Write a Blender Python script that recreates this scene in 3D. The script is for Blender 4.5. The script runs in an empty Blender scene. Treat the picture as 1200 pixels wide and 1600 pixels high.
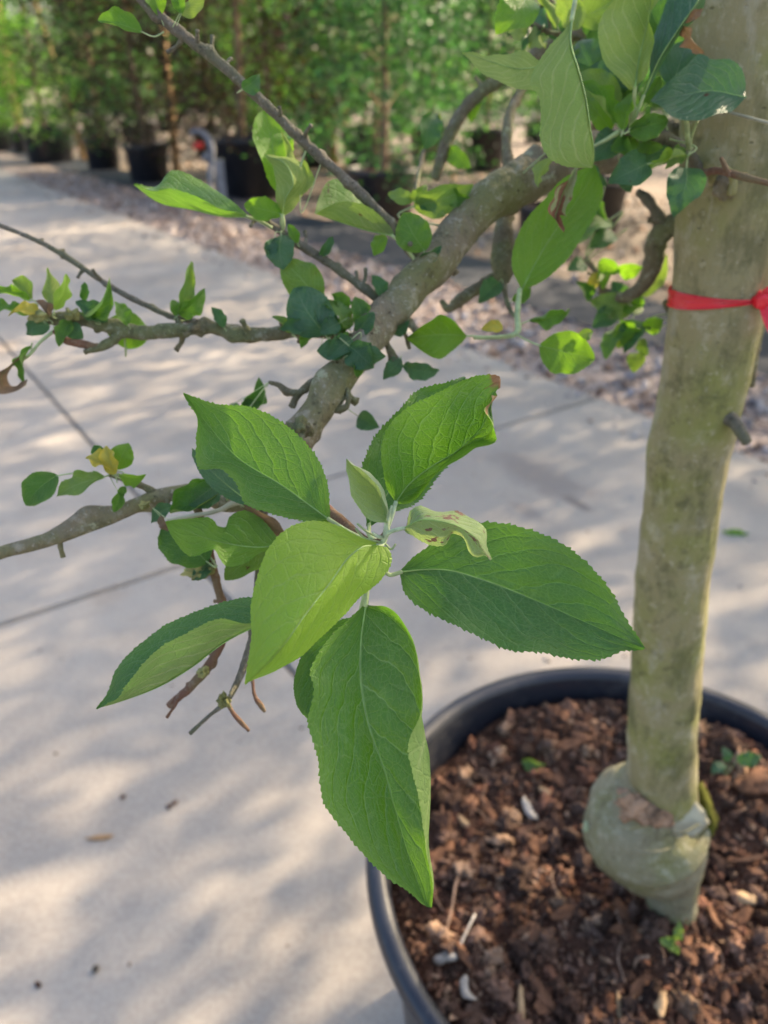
import bpy, bmesh, math, random
import numpy as np
from mathutils import Vector, Matrix, noise as mnoise

random.seed(7); rng = np.random.default_rng(7)
R = math.radians
scene = bpy.context.scene
COL = scene.collection

# ------------------------------------------------------------------ camera, sky, sun, exposure
CAM_H = 1.13
PITCH = R(29.2)
FPX = 1200.0                      # focal length in photograph pixels (photograph 1200 x 1600)
cam_d = bpy.data.cameras.new('camera')
cam = bpy.data.objects.new('camera', cam_d); COL.objects.link(cam)
cam.location = (0, 0, CAM_H)
cam.rotation_euler = (math.pi / 2 - PITCH, 0, 0)
cam_d.sensor_fit = 'VERTICAL'; cam_d.sensor_height = 36.0; cam_d.sensor_width = 27.0
cam_d.lens = 36.0 * FPX / 1600.0
cam_d.clip_start = 0.02; cam_d.clip_end = 600
cam_d.dof.use_dof = True; cam_d.dof.focus_distance = 0.285; cam_d.dof.aperture_fstop = 9.0
scene.camera = cam

SUN_AZ, SUN_EL = R(56), R(28)     # azimuth from +Y towards +X
world = bpy.data.worlds.new('World'); scene.world = world; world.use_nodes = True
wn = world.node_tree.nodes; wl = world.node_tree.links
sky = wn.new('ShaderNodeTexSky'); sky.sky_type = 'NISHITA'; sky.sun_disc = False
sky.sun_elevation = SUN_EL; sky.sun_rotation = SUN_AZ
sky.air_density = 1.0; sky.dust_density = 5.0; sky.ozone_density = 0.3
wn['Background'].inputs['Strength'].default_value = 0.14
wl.new(sky.outputs[0], wn['Background'].inputs['Color'])
sun_d = bpy.data.lights.new('sun', 'SUN'); sun_d.energy = 5.0; sun_d.angle = R(0.6); sun_d.color = (1.0, 0.80, 0.54)
sun = bpy.data.objects.new('sun', sun_d); COL.objects.link(sun)
SD = Vector((math.sin(SUN_AZ) * math.cos(SUN_EL), math.cos(SUN_AZ) * math.cos(SUN_EL), math.sin(SUN_EL)))
sun.rotation_euler = SD.to_track_quat('Z', 'Y').to_euler(); sun.location = (6, 4, 8)
vs = scene.view_settings
vs.view_transform = 'Standard'; vs.look = 'None'; vs.gamma = 1.0; vs.use_curve_mapping = False
vs.exposure = 1.72
vs.use_white_balance = True; vs.white_balance_temperature = 6350; vs.white_balance_tint = 12
scene.cycles.use_denoising = True
scene.cycles.max_bounces = 8; scene.cycles.transparent_max_bounces = 4

# ------------------------------------------------------------------ projection helpers (photo pixel + distance -> place)
CP, SP = math.cos(PITCH), math.sin(PITCH)
def P(x, y, d):
    u = (x - 600) / FPX; v = (800 - y) / FPX
    return Vector((u * d, (CP + v * SP) * d, CAM_H + (-SP + v * CP) * d))
def G(x, y, z=0.0):
    v = (800 - y) / FPX
    return P(x, y, (CAM_H - z) / (SP - v * CP))
PA = Vector((-0.57, 0.8216, 0)); PB = Vector((0.8216, 0.57, 0))     # along the path, across it
def AB(a, b, z=0.0):
    return Vector((PA.x * a + PB.x * b, PA.y * a + PB.y * b, z))

# ------------------------------------------------------------------ object helpers
ORG = {}
def tag(o, label=None, cat=None, group=None, kind=None):
    if label: o['label'] = label
    if cat: o['category'] = cat
    if group: o['group'] = group
    if kind: o['kind'] = kind
    return o
def empty(name, loc, label, cat, group=None):
    o = bpy.data.objects.new(name, None); COL.objects.link(o); o.location = loc
    o.empty_display_size = 0.05
    ORG[o.name] = Vector(loc)
    return tag(o, label, cat, group)
def mesh_data(name, V, F, uv=None, tint=None, smooth=True, mats=()):
    me = bpy.data.meshes.new(name)
    V = np.asarray(V, dtype=np.float32).reshape(-1, 3)
    if isinstance(F, np.ndarray):
        n, k = F.shape
        me.vertices.add(len(V)); me.vertices.foreach_set('co', V.ravel())
        me.loops.add(n * k); me.loops.foreach_set('vertex_index', F.astype(np.int32).ravel())
        me.polygons.add(n)
        me.polygons.foreach_set('loop_start', np.arange(0, n * k, k, dtype=np.int32))
        me.polygons.foreach_set('loop_total', np.full(n, k, dtype=np.int32))
        me.update(calc_edges=True)
    else:
        me.from_pydata([tuple(v) for v in V], [], F); me.update()
    me.polygons.foreach_set('use_smooth', np.full(len(me.polygons), smooth))
    if uv is not None:
        l = me.uv_layers.new(name='UVMap')
        vi = np.empty(len(me.loops), dtype=np.int32); me.loops.foreach_get('vertex_index', vi)
        l.data.foreach_set('uv', np.asarray(uv, dtype=np.float32)[vi].ravel())
    if tint is not None:
        a = me.attributes.new('tint', 'FLOAT_COLOR', 'POINT')
        t = np.asarray(tint, dtype=np.float32)
        a.data.foreach_set('color', np.concatenate([t, np.ones((len(t), 1), np.float32)], 1).ravel())
    for m in mats: me.materials.append(m)
    return me
def link(name, me, parent=None, loc=None):
    o = bpy.data.objects.new(name, me); COL.objects.link(o)
    if parent is not None: o.parent = parent
    if loc is not None: o.location = loc
    return o
def build(name, V, F, mat, parent=None, uv=None, tint=None, smooth=True):
    """mesh from world coordinates; parts keep the place of their thing as origin, single meshes their own middle"""
    V = np.asarray(V, dtype=np.float64).reshape(-1, 3)
    if parent is not None: org = np.array(ORG[parent.name])
    else: org = np.array([(V[:, 0].min() + V[:, 0].max()) / 2, (V[:, 1].min() + V[:, 1].max()) / 2, V[:, 2].min()])
    me = mesh_data(name, V - org, F, uv, tint, smooth, (mat,) if mat else ())
    o = link(name, me, parent, None if parent else org)
    ORG[o.name] = Vector(org)
    return o
def join(parts):
    Vs, Fs, n = [], [], 0
    for V, F in parts:
        V = np.asarray(V, float); Vs.append(V); Fs += [tuple(i + n for i in f) for f in F]; n += len(V)
    return np.concatenate(Vs), Fs

# ------------------------------------------------------------------ shapes
def hermite(knots, targets):
    """matrix that interpolates values at knots (uneven) to targets, smooth"""
    k = len(knots); W = np.zeros((len(targets), k)); kn = np.asarray(knots, float)
    if k == 2:
        f = (np.asarray(targets) - kn[0]) / (kn[1] - kn[0]); W[:, 0] = 1 - f; W[:, 1] = f; return W
    M = np.zeros((k, k))
    for i in range(k):
        if i == 0: M[0, 0] = -1 / (kn[1] - kn[0]); M[0, 1] = 1 / (kn[1] - kn[0])
        elif i == k - 1: M[i, i - 1] = -1 / (kn[i] - kn[i - 1]); M[i, i] = 1 / (kn[i] - kn[i - 1])
        else:
            h0, h1 = kn[i] - kn[i - 1], kn[i + 1] - kn[i]
            M[i, i - 1] += -h1 / h0 / (h0 + h1); M[i, i] += (h1 / h0 - h0 / h1) / (h0 + h1); M[i, i + 1] += h0 / h1 / (h0 + h1)
    for r, t in enumerate(targets):
        i = int(np.clip(np.searchsorted(kn, t, side='right') - 1, 0, k - 2)); h = kn[i + 1] - kn[i]; f = (t - kn[i]) / h
        h00 = 2 * f**3 - 3 * f**2 + 1; h10 = f**3 - 2 * f**2 + f; h01 = -2 * f**3 + 3 * f**2; h11 = f**3 - f**2
        W[r, i] += h00; W[r, i + 1] += h01; W[r] += h10 * h * M[i] + h11 * h * M[i + 1]
    return W
def spline(pts, n):
    p = np.asarray([tuple(q) for q in pts], float)
    c = np.concatenate([[0], np.cumsum(np.linalg.norm(np.diff(p[:, :3], axis=0), axis=1) + 1e-9)]); c /= c[-1]
    return hermite(c, np.linspace(0, 1, n)) @ p
def nz(p, s, o=0.0):
    return mnoise.noise(Vector((p[0] * s + o, p[1] * s - o, p[2] * s + 2 * o)))
def tube(pts, radii, sides=10, knob=0.0, kscale=60.0, cap=True, bumps=()):
    """tube along points with varying radius; knob = bark unevenness, bumps = (s, angle, height, width)"""
    p = np.asarray([tuple(q) for q in pts], float); n = len(p)
    tg = np.gradient(p, axis=0); tg /= np.linalg.norm(tg, axis=1)[:, None] + 1e-12
    ref = np.array([0, 0, 1.0]) if abs(tg[0][2]) < .9 else np.array([1.0, 0, 0])
    nrm = np.cross(tg[0], ref); nrm /= np.linalg.norm(nrm)
    V = []
    for i in range(n):
        nrm = nrm - tg[i] * nrm.dot(tg[i]); nrm /= np.linalg.norm(nrm) + 1e-12
        b = np.cross(tg[i], nrm)
        for j in range(sides):
            a = 2 * math.pi * j / sides
            dirv = nrm * math.cos(a) + b * math.sin(a)
            r = radii[i]; q = p[i] + dirv * r
            if knob: r *= 1 + knob * nz(q, kscale) + .6 * knob * nz(q, kscale * 2.7, 3.1)
            for (bs, ba, bh, bw) in bumps:
                ds = (i / (n - 1) - bs) / bw; da = (a - ba + math.pi) % (2 * math.pi) - math.pi
                if abs(ds) < 3: r += bh * math.exp(-ds * ds - (da / .55) ** 2)
            V.append(p[i] + dirv * r)
    F = []
    for i in range(n - 1):
        for j in range(sides):
            k = (j + 1) % sides
            F.append((i * sides + j, i * sides + k, (i + 1) * sides + k, (i + 1) * sides + j))
    if cap:
        V.append(p[0] - tg[0] * radii[0] * .3); V.append(p[-1] + tg[-1] * radii[-1] * .4)
        for j in range(sides):
            k = (j + 1) % sides
            F.append((n * sides, k, j)); F.append((n * sides + 1, (n - 1) * sides + j, (n - 1) * sides + k))
    return np.array(V), F
def ptube(pts, n=None, sides=12, knob=.1, kscale=60, bumps=()):
    """tube from (x, y, distance, width in photo pixels)"""
    w = [tuple(P(x, y, d)) + (wp * d / FPX / 2,) for (x, y, d, wp) in pts]
    L = sum((Vector(w[i][:3]) - Vector(w[i + 1][:3])).length for i in range(len(w) - 1))
    n = n or max(8, int(L / .004))
    s = spline(w, n)
    return tube(s[:, :3], np.maximum(s[:, 3], .0004), sides, knob, kscale, True, bumps)
def lathe(profile, center, n=64):
    V = []; F = []
    for i in range(n):
        a = 2 * math.pi * i / n
        for (r, z) in profile: V.append((center[0] + r * math.cos(a), center[1] + r * math.sin(a), center[2] + z))
    m = len(profile)
    for i in range(n):
        k = (i + 1) % n
        for j in range(m - 1): F.append((i * m + j, k * m + j, k * m + j + 1, i * m + j + 1))
    return np.array(V), F
def box(c, s, rz=0.0, ax=None):
    V = []
    for dx in (-.5, .5):
        for dy in (-.5, .5):
            for dz in (-.5, .5):
                if ax: q = ax[0] * dx * s[0] + ax[1] * dy * s[1] + Vector((0, 0, dz * s[2])); V.append((c[0] + q.x, c[1] + q.y, c[2] + q.z))
                else:
                    x, y = dx * s[0], dy * s[1]
                    V.append((c[0] + x * math.cos(rz) - y * math.sin(rz), c[1] + x * math.sin(rz) + y * math.cos(rz), c[2] + dz * s[2]))
    return np.array(V), [(0, 1, 3, 2), (4, 6, 7, 5), (0, 4, 5, 1), (2, 3, 7, 6), (0, 2, 6, 4), (1, 5, 7, 3)]
def ico(sub):
    bm = bmesh.new(); bmesh.ops.create_icosphere(bm, subdivisions=sub, radius=1.0); bm.verts.ensure_lookup_table()
    V = np.array([v.co[:] for v in bm.verts]); F = np.array([[v.index for v in f.verts] for f in bm.faces]); bm.free(); return V, F
def lump(sub, seed, amp=.35, flat=1.0, sc=1.3):
    V, F = ico(sub); V = V.copy()
    for i, v in enumerate(V):
        V[i] = v * (1 + amp * nz(v, sc, seed * 7.3) + amp * .45 * nz(v, sc * 3, seed * 3.1 + 5))
    V[:, 2] *= flat
    return V, F
def shard(seed, npt=11):
    rg_ = np.random.default_rng(seed); bm = bmesh.new()
    p = rg_.normal(size=(npt, 3)); p /= np.linalg.norm(p, axis=1)[:, None]; p *= (.6 + .5 * rg_.random((npt, 1)))
    vs_ = [bm.verts.new(q) for q in p]; res = bmesh.ops.convex_hull(bm, input=vs_)
    bmesh.ops.delete(bm, geom=[v for v in bm.verts if not v.link_faces], context='VERTS')
    bmesh.ops.triangulate(bm, faces=bm.faces); bmesh.ops.recalc_face_normals(bm, faces=bm.faces); bm.verts.index_update(); bm.verts.ensure_lookup_table()
    V = np.array([v.co[:] for v in bm.verts]); F = np.array([[v.index for v in f.verts] for f in bm.faces]); bm.free(); return V, F
def rot_mats(n, rg, full=True):
    """random rotation matrices"""
    q = rg.normal(size=(n, 4)); q /= np.linalg.norm(q, axis=1)[:, None]
    w, x, y, z = q.T
    return np.stack([np.stack([1 - 2 * (y * y + z * z), 2 * (x * y - z * w), 2 * (x * z + y * w)], 1),
                     np.stack([2 * (x * y + z * w), 1 - 2 * (x * x + z * z), 2 * (y * z - x * w)], 1),
                     np.stack([2 * (x * z - y * w), 2 * (y * z + x * w), 1 - 2 * (x * x + y * y)], 1)], 1)
def scatter(protos, pos, scale, tint, rg, stretch=None):
    """many little lumps joined into one mesh"""
    Vs, Fs, Ts, n0 = [], [], [], 0
    n = len(pos); M = rot_mats(n, rg); which = rg.integers(0, len(protos), n)
    for k, (V, F) in enumerate(protos):
        idx = np.where(which == k)[0]
        if not len(idx): continue
        VV = V[None] * scale[idx][:, None, None]
        if stretch is not None: VV = VV * stretch[idx][:, None, :]
        VV = np.einsum('nij,nvj->nvi', M[idx], VV) + pos[idx][:, None, :]
        Vs.append(VV.reshape(-1, 3)); Ts.append(np.repeat(tint[idx], len(V), axis=0))
        Fs.append((F[None] + (np.arange(len(idx)) * len(V))[:, None, None] + n0).reshape(-1, F.shape[1])); n0 += len(idx) * len(V)
    return np.concatenate(Vs), np.concatenate(Fs), np.concatenate(Ts)

# ------------------------------------------------------------------ materials
class NT:
    def __init__(s, name):
        s.m = bpy.data.materials.new(name); s.m.use_nodes = True; s.t = s.m.node_tree; s.n = s.t.nodes; s.l = s.t.links
        s.bsdf = s.n['Principled BSDF']; s.out = s.n['Material Output']
    def node(s, typ, **kw):
        n = s.n.new(typ)
        for k, v in kw.items(): setattr(n, k, v)
        return n
    def put(s, sock, v):
        if isinstance(v, bpy.types.NodeSocket): s.l.new(v, sock)
        elif isinstance(v, (tuple, list)) and len(v) == 3 and sock.type == 'RGBA': sock.default_value = (*v, 1)
        else: sock.default_value = v
    def math(s, op, a, b=0.0, c=0.0, clamp=False):
        n = s.node('ShaderNodeMath', operation=op); n.use_clamp = clamp
        s.put(n.inputs[0], a); s.put(n.inputs[1], b); s.put(n.inputs[2], c); return n.outputs[0]
    def mix(s, f, a, b, blend='MIX'):
        n = s.node('ShaderNodeMix', data_type='RGBA', blend_type=blend)
        s.put(n.inputs[0], f); s.put(n.inputs[6], a); s.put(n.inputs[7], b); return n.outputs[2]
    def ramp(s, f, lo, hi, a=0.0, b=1.0):
        n = s.node('ShaderNodeMapRange'); n.interpolation_type = 'SMOOTHSTEP'
        s.put(n.inputs[0], f); n.inputs[1].default_value = lo; n.inputs[2].default_value = hi
        n.inputs[3].default_value = a; n.inputs[4].default_value = b; return n.outputs[0]
    def coord(s, kind='Object'): return s.node('ShaderNodeTexCoord').outputs[kind]
    def scale(s, vec, sc, loc=(0, 0, 0)):
        n = s.node('ShaderNodeMapping'); s.put(n.inputs[0], vec); n.inputs['Scale'].default_value = sc if isinstance(sc, (tuple, list)) else (sc,) * 3
        s.put(n.inputs['Location'], loc); return n.outputs[0]
    def noise(s, vec, sc, detail=4.0, rough=.55, dist=0.0, col=False):
        n = s.node('ShaderNodeTexNoise'); s.put(n.inputs['Vector'], vec); n.inputs['Scale'].default_value = sc
        n.inputs['Detail'].default_value = detail; n.inputs['Roughness'].default_value = rough; n.inputs['Distortion'].default_value = dist
        return n.outputs[1 if col else 0]
    def voro(s, vec, sc, feature='F1', out=0):
        n = s.node('ShaderNodeTexVoronoi', feature=feature); s.put(n.inputs['Vector'], vec); n.inputs['Scale'].default_value = sc
        return n.outputs[out]
    def bump(s, h, strength=.5, dist=.001, prev=None):
        n = s.node('ShaderNodeBump'); n.inputs['Strength'].default_value = strength; n.inputs['Distance'].default_value = dist
        s.put(n.inputs['Height'], h)
        if prev is not None: s.put(n.inputs['Normal'], prev)
        return n.outputs[0]
    def set(s, **kw):
        names = dict(color='Base Color', rough='Roughness', spec='Specular IOR Level', normal='Normal', metal='Metallic', coat='Coat Weight', coat_rough='Coat Roughness', sheen='Sheen Weight')
        for k, v in kw.items(): s.put(s.bsdf.inputs[names[k]], v)
        return s.m
    def attr(s, name):
        return s.node('ShaderNodeAttribute', attribute_name=name).outputs['Color']

def leaf_mat(name, up_a, up_b, under, through, tw=.38, rough=.4, vein=(.30, .42, .16), spots=0.0, veins=7.2, spot_col=(.10, .035, .015), edge=0.0, dry=None, dry_amt=0.0, sheen=0.0, tipdry=0.0):
    """two-sided apple leaf: glossy upper side, pale felted underside, veins in the leaf's own coordinates"""
    N = NT(name); uv = N.coord('UV'); sep = N.node('ShaderNodeSeparateXYZ'); N.put(sep.inputs[0], uv)
    s = sep.outputs[0]; t = N.math('MULTIPLY_ADD', sep.outputs[1], 2.0, -1.0); a = N.math('ABSOLUTE', t)
    oi = N.node('ShaderNodeObjectInfo').outputs['Random']; oc = N.node('ShaderNodeCombineXYZ')
    N.put(oc.inputs[0], N.math('MULTIPLY', oi, 37.0)); N.put(oc.inputs[1], N.math('MULTIPLY', oi, 91.0))
    uvo = N.scale(uv, (1, 1, 1), oc.outputs[0])
    wob = N.math('MULTIPLY_ADD', N.noise(uvo, 4.0, 3), 1.1, -.55)
    side = N.math('MULTIPLY', N.math('GREATER_THAN', t, 0.0), .42)
    w = N.math('ADD', N.math('MULTIPLY', N.math('POWER', s, .92), veins), N.math('ADD', wob, side))
    w = N.math('SUBTRACT', w, N.math('MULTIPLY', N.math('POWER', a, .9), 2.5))
    w = N.math('SUBTRACT', w, N.math('MULTIPLY', N.math('POWER', a, 3.0), 1.2))
    dv = N.math('ABSOLUTE', N.math('SUBTRACT', N.math('FRACT', w), .5))
    v2w = N.math('MULTIPLY', N.ramp(dv, 0.02, .15, 1.0, 0.0), N.ramp(a, .8, 1.0, 1.0, .2))
    v2 = N.math('MULTIPLY', N.ramp(dv, 0.006, .045, 1.0, 0.0), N.ramp(a, .75, 1.0, 1.0, .15))
    v1 = N.ramp(N.math('MULTIPLY', a, N.math('MULTIPLY_ADD', s, .9, .55)), .006, .028, 1.0, 0.0)
    net = N.scale(uvo, (46, 34, 1)); nw = N.node('ShaderNodeVectorMath', operation='ADD'); N.put(nw.inputs[0], net)
    ns = N.node('ShaderNodeVectorMath', operation='SCALE'); N.put(ns.inputs[0], N.noise(uvo, 24.0, 2, col=True)); ns.inputs['Scale'].default_value = 1.1
    N.put(nw.inputs[1], ns.outputs[0])
    e3 = N.voro(nw.outputs[0], 1.0, 'DISTANCE_TO_EDGE'); v3 = N.ramp(e3, 0.0, .14, 1.0, 0.0)
    big = N.scale(uvo, (14, 9, 1)); e4 = N.voro(big, 1.0, 'DISTANCE_TO_EDGE'); v4 = N.ramp(e4, 0.0, .07, 1.0, 0.0)
    blot = N.noise(uvo, 3.2, 4, .6)
    col = N.mix(N.ramp(blot, .3, .7), up_a, up_b)
    col = N.mix(N.math('MULTIPLY', N.ramp(N.noise(uvo, 70.0, 3), .4, .7), .35), col, N.mix(.5, col, (.13, .24, .04)))
    if edge: col = N.mix(N.math('MULTIPLY', N.ramp(a, .55, 1.0), edge), col, (.16, .27, .03))
    col = N.mix(N.math('MULTIPLY', v3, .22), col, vein); col = N.mix(N.math('MULTIPLY', v4, .15), col, vein)
    col = N.mix(N.math('MULTIPLY', N.math('MULTIPLY', v2, N.ramp(N.noise(uvo, 5.0, 2), .25, .6, .35, 1.0)), .6), col, vein); col = N.mix(N.math('MULTIPLY', v1, .6), col, (vein[0] * 1.05, vein[1] * 1.05, vein[2] * 1.1))
    und = N.mix(N.math('MULTIPLY', v3, .35), under, (under[0] * .8, under[1] * .85, under[2] * .7))
    und = N.mix(N.math('MULTIPLY', v2w, .8), und, (under[0] * 1.6, under[1] * 1.4, under[2] * 1.7)); und = N.mix(N.math('MULTIPLY', v4, .3), und, (under[0] * 1.3, under[1] * 1.2, under[2] * 1.3))
    und = N.mix(N.math('MULTIPLY', N.ramp(blot, .3, .7), .35), und, (under[0] * .7, under[1] * .8, under[2] * .6))
    und = N.mix(N.math('MULTIPLY', v1, .8), und, (.45, .5, .28))
    thr = N.mix(N.ramp(blot, .25, .75), through, (through[0] * .75, through[1] * .85, through[2] * .8))
    thr = N.mix(N.math('MULTIPLY', v2, .35), thr, (through[0] * .6, through[1] * .7, through[2] * .6))
    thr = N.mix(N.math('MULTIPLY', v3, .2), thr, (through[0] * .7, through[1] * .75, through[2] * .6))
    if spots:
        sp = N.ramp(N.noise(uvo, 4.5, 3, .65), .74 - spots * .16, .78 - spots * .16)
        col = N.mix(sp, col, spot_col); und = N.mix(sp, und, spot_col); thr = N.mix(sp, thr, (.12, .05, .02))
    if dry is not None:
        dm = N.ramp(N.math('ADD', N.noise(uvo, 2.6, 4, .6), N.math('MULTIPLY', s, .25)), .68 - dry_amt * .4, .76 - dry_amt * .4)
        col = N.mix(dm, col, dry); und = N.mix(dm, und, (dry[0] * 1.2, dry[1] * 1.2, dry[2] * 1.2)); thr = N.mix(dm, thr, dry)
    if tipdry:
        td_ = N.ramp(N.math('ADD', s, N.math('MULTIPLY', N.noise(uvo, 7.0, 4, .65), .22)), 1.045 - tipdry, 1.075 - tipdry)
        td_ = N.math('MULTIPLY', td_, N.ramp(a, .35, .75)); col = N.mix(td_, col, (.30, .16, .07)); und = N.mix(td_, und, (.42, .30, .16)); thr = N.mix(td_, thr, (.2, .1, .04))
    back = N.node('ShaderNodeNewGeometry').outputs['Backfacing']
    h = N.math('ADD', N.math('ADD', N.math('MULTIPLY', v2w, -.55), N.math('MULTIPLY', v2, -.35)), N.math('MULTIPLY', v3, -.22)); h = N.math('SUBTRACT', h, N.math('MULTIPLY', v1, 1.0))
    h = N.math('SUBTRACT', h, N.math('MULTIPLY', v4, .4))
    h = N.math('ADD', h, N.math('MULTIPLY', N.noise(uvo, 60, 3), .35))
    h = N.math('MULTIPLY', h, N.math('MULTIPLY_ADD', back, -2.6, 1.0))
    nrm = N.bump(h, .6, .0006)
    N.set(color=N.mix(back, col, und), rough=N.mix(back, (rough,) * 3, (.75,) * 3), spec=N.mix(back, (.5,) * 3, (.15,) * 3), normal=nrm, sheen=sheen)
    tr = N.node('ShaderNodeBsdfTranslucent'); N.put(tr.inputs[0], thr); N.put(tr.inputs['Normal'], nrm)
    mx = N.node('ShaderNodeMixShader'); mx.inputs[0].default_value = tw
    N.l.new(N.bsdf.outputs[0], mx.inputs[1]); N.l.new(tr.outputs[0], mx.inputs[2]); N.l.new(mx.outputs[0], N.out.inputs[0])
    return N.m

UND = (.25, .335, .13)
M = {}
M['leaf'] = leaf_mat('apple_leaf_green', (.022, .108, .018), (.050, .165, .014), UND, (.26, .55, .02), .38, .33, edge=.45)
M['leaf_tip'] = leaf_mat('apple_leaf_browned_tip', (.024, .112, .012), (.046, .155, .014), (.34, .42, .2), (.26, .55, .02), .38, .33, edge=.45, tipdry=.06)
M['leaf_dark'] = leaf_mat('apple_leaf_dark', (.014, .075, .018), (.024, .105, .020), (.30, .36, .15), (.17, .42, .02), .32, .34, vein=(.18, .32, .11), edge=.3)
M['leaf_teal'] = leaf_mat('apple_leaf_old', (.020, .086, .046), (.032, .118, .050), UND, (.16, .38, .035), .28, .30, vein=(.22, .34, .2), spots=.35)
M['leaf_young'] = leaf_mat('apple_leaf_young', (.155, .32, .03), (.21, .38, .04), (.38, .47, .2), (.58, .80, .06), .52, .42, vein=(.36, .48, .16), sheen=.05)
M['leaf_bud'] = leaf_mat('apple_leaf_bud', (.25, .38, .12), (.32, .44, .17), (.48, .54, .34), (.48, .62, .14), .4, .6, vein=(.5, .56, .33), sheen=.4)
M['leaf_bud_spot'] = leaf_mat('apple_leaf_bud_spotted', (.22, .35, .09), (.28, .40, .13), (.44, .5, .28), (.48, .62, .14), .4, .6, vein=(.5, .56, .33), sheen=.4, spots=1.0, spot_col=(.22, .10, .04))
M['leaf_spot'] = leaf_mat('apple_leaf_spotted', (.045, .14, .012), (.07, .185, .016), UND, (.32, .52, .035), .38, .42, spots=.62)
M['leaf_bright'] = leaf_mat('apple_leaf_bright', (.042, .155, .010), (.075, .21, .014), UND, (.34, .64, .02), .46, .36, spots=.15)
M['leaf_pale'] = leaf_mat('apple_leaf_pale', (.085, .20, .035), (.125, .25, .05), (.30, .385, .125), (.36, .55, .05), .36, .40, vein=(.38, .46, .27))
M['leaf_yellow'] = leaf_mat('apple_leaf_yellow', (.66, .52, .04), (.52, .50, .09), (.5, .42, .12), (.6, .5, .04), .35, .45, vein=(.5, .45, .15))
M['leaf_dry'] = leaf_mat('apple_leaf_dry', (.20, .115, .065), (.28, .18, .11), (.33, .25, .18), (.3, .18, .08), .2, .7, vein=(.3, .2, .12))
M['leaf_halfdry'] = leaf_mat('apple_leaf_half_dry', (.22, .30, .09), (.28, .33, .13), (.38, .40, .23), (.4, .45, .12), .3, .6, dry=(.24, .12, .07), dry_amt=.32)

def bark_mat(name, base, alga, pale, dark, sc=1.0, alga_amt=.5, bump=.7, lichen=None):
    N = NT(name); c = N.coord('Object'); f = N.scale(c, (90 * sc, 90 * sc, 14 * sc))
    g1 = N.noise(c, 14 * sc, 5, .6); g2 = N.noise(c, 60 * sc, 5, .65); fine = N.noise(f, 3.0, 4, .6)
    col = N.mix(N.ramp(g1, .40, .68), base, alga) if alga_amt else base
    col = N.mix(N.math('MULTIPLY', N.ramp(g2, .52, .72), .55), col, pale)
    col = N.mix(N.math('MULTIPLY', N.ramp(g2, .46, .30), .6), col, dark)
    col = N.mix(N.math('MULTIPLY', N.ramp(N.noise(c, 210 * sc, 3), .60, .70), .45), col, pale)
    lent = N.voro(N.scale(c, (120 * sc, 120 * sc, 260 * sc)), 1.0); lm = N.math('MULTIPLY', N.ramp(lent, .20, .10), N.ramp(N.noise(c, 45 * sc, 2), .5, .6))
    col = N.mix(N.math('MULTIPLY', lm, .6), col, dark)
    if name == 'trunk_bark':
        big = N.noise(N.scale(c, (1, 1, .45)), 34, 6, .7); col = N.mix(N.math('MULTIPLY', N.ramp(big, .50, .66), .6), col, (.085, .088, .036)); col = N.mix(N.math('MULTIPLY', N.ramp(big, .46, .34), .45), col, (.40, .38, .29))
    if lichen:
        lk = N.ramp(N.noise(c, 38 * sc, 5, .7), .60, .66); col = N.mix(N.math('MULTIPLY', lk, .8), col, lichen)
    h = N.math('ADD', N.math('MULTIPLY', fine, .6), N.math('MULTIPLY', g2, .8)); h = N.math('SUBTRACT', h, N.math('MULTIPLY', lm, .3))
    return N.set(color=col, rough=.82, spec=.25, normal=N.bump(h, bump, .0018))
M['trunk'] = bark_mat('trunk_bark', (.27, .24, .125), (.225, .235, .070), (.45, .42, .29), (.080, .080, .038), 1.0, .6, 1.2)
M['graft'] = bark_mat('graft_bark', (.245, .225, .145), (.185, .185, .075), (.46, .45, .34), (.10, .085, .045), 1.2, .6, 1.0)
M['bough'] = bark_mat('bough_bark', (.205, .172, .112), (.175, .175, .072), (.44, .41, .33), (.055, .046, .026), 1.6, .55, 1.8, lichen=(.34, .35, .22))
M['twig'] = bark_mat('twig_bark', (.15, .13, .078), (.15, .165, .072), (.36, .36, .27), (.045, .038, .022), 3.0, .55, 1.4, lichen=(.30, .32, .17))
M['twig_red'] = bark_mat('young_twig_bark', (.17, .085, .055), (.17, .13, .07), (.30, .25, .18), (.07, .03, .02), 3.0, .5, .8)
M['twig_grey'] = bark_mat('grey_twig_bark', (.15, .135, .105), (.13, .135, .080), (.36, .34, .28), (.05, .045, .03), 3.0, .5, 1.3)

def plain(name, col, rough=.6, spec=.4, bump=0.0, bsc=200, var=.25, metal=0.0):
    N = NT(name); c = N.coord('Object')
    n1 = N.noise(c, bsc * .2, 4); cc = N.mix(N.ramp(n1, .3, .7), tuple(x * (1 - var) for x in col), tuple(min(1, x * (1 + var)) for x in col))
    kw = dict(color=cc, rough=N.ramp(N.noise(c, bsc * .35, 3), .3, .7, max(.05, rough - .08), min(1, rough + .08)), spec=spec, metal=metal)
    if bump: kw['normal'] = N.bump(N.noise(c, bsc, 4), bump, .001)
    return N.set(**kw)
M['petiole'] = plain('leaf_stalk', (.34, .42, .20), .55, .4, .2, 900)
M['midrib'] = plain('leaf_midrib', (.23, .36, .10), .5, .4, 0, 900)
M['petiole_w'] = plain('young_shoot_stalk', (.44, .52, .33), .7, .2, .3, 1500)
M['moss'] = plain('moss', (.085, .088, .016), .95, .1, 1.0, 500, .5)
M['lichen'] = plain('yellow_lichen', (.27, .275, .11), .9, .1, 1.0, 600, .4)
M['wound'] = plain('healed_wound', (.30, .19, .12), .9, .15, 1.0, 300, .5)
M['pale_bark'] = plain('pale_peeling_bark', (.36, .345, .25), .8, .2, .8, 260, .25)
M['tape'] = plain('red_tape', (.62, .018, .03), .28, .5, .12, 60, .2)
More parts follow.
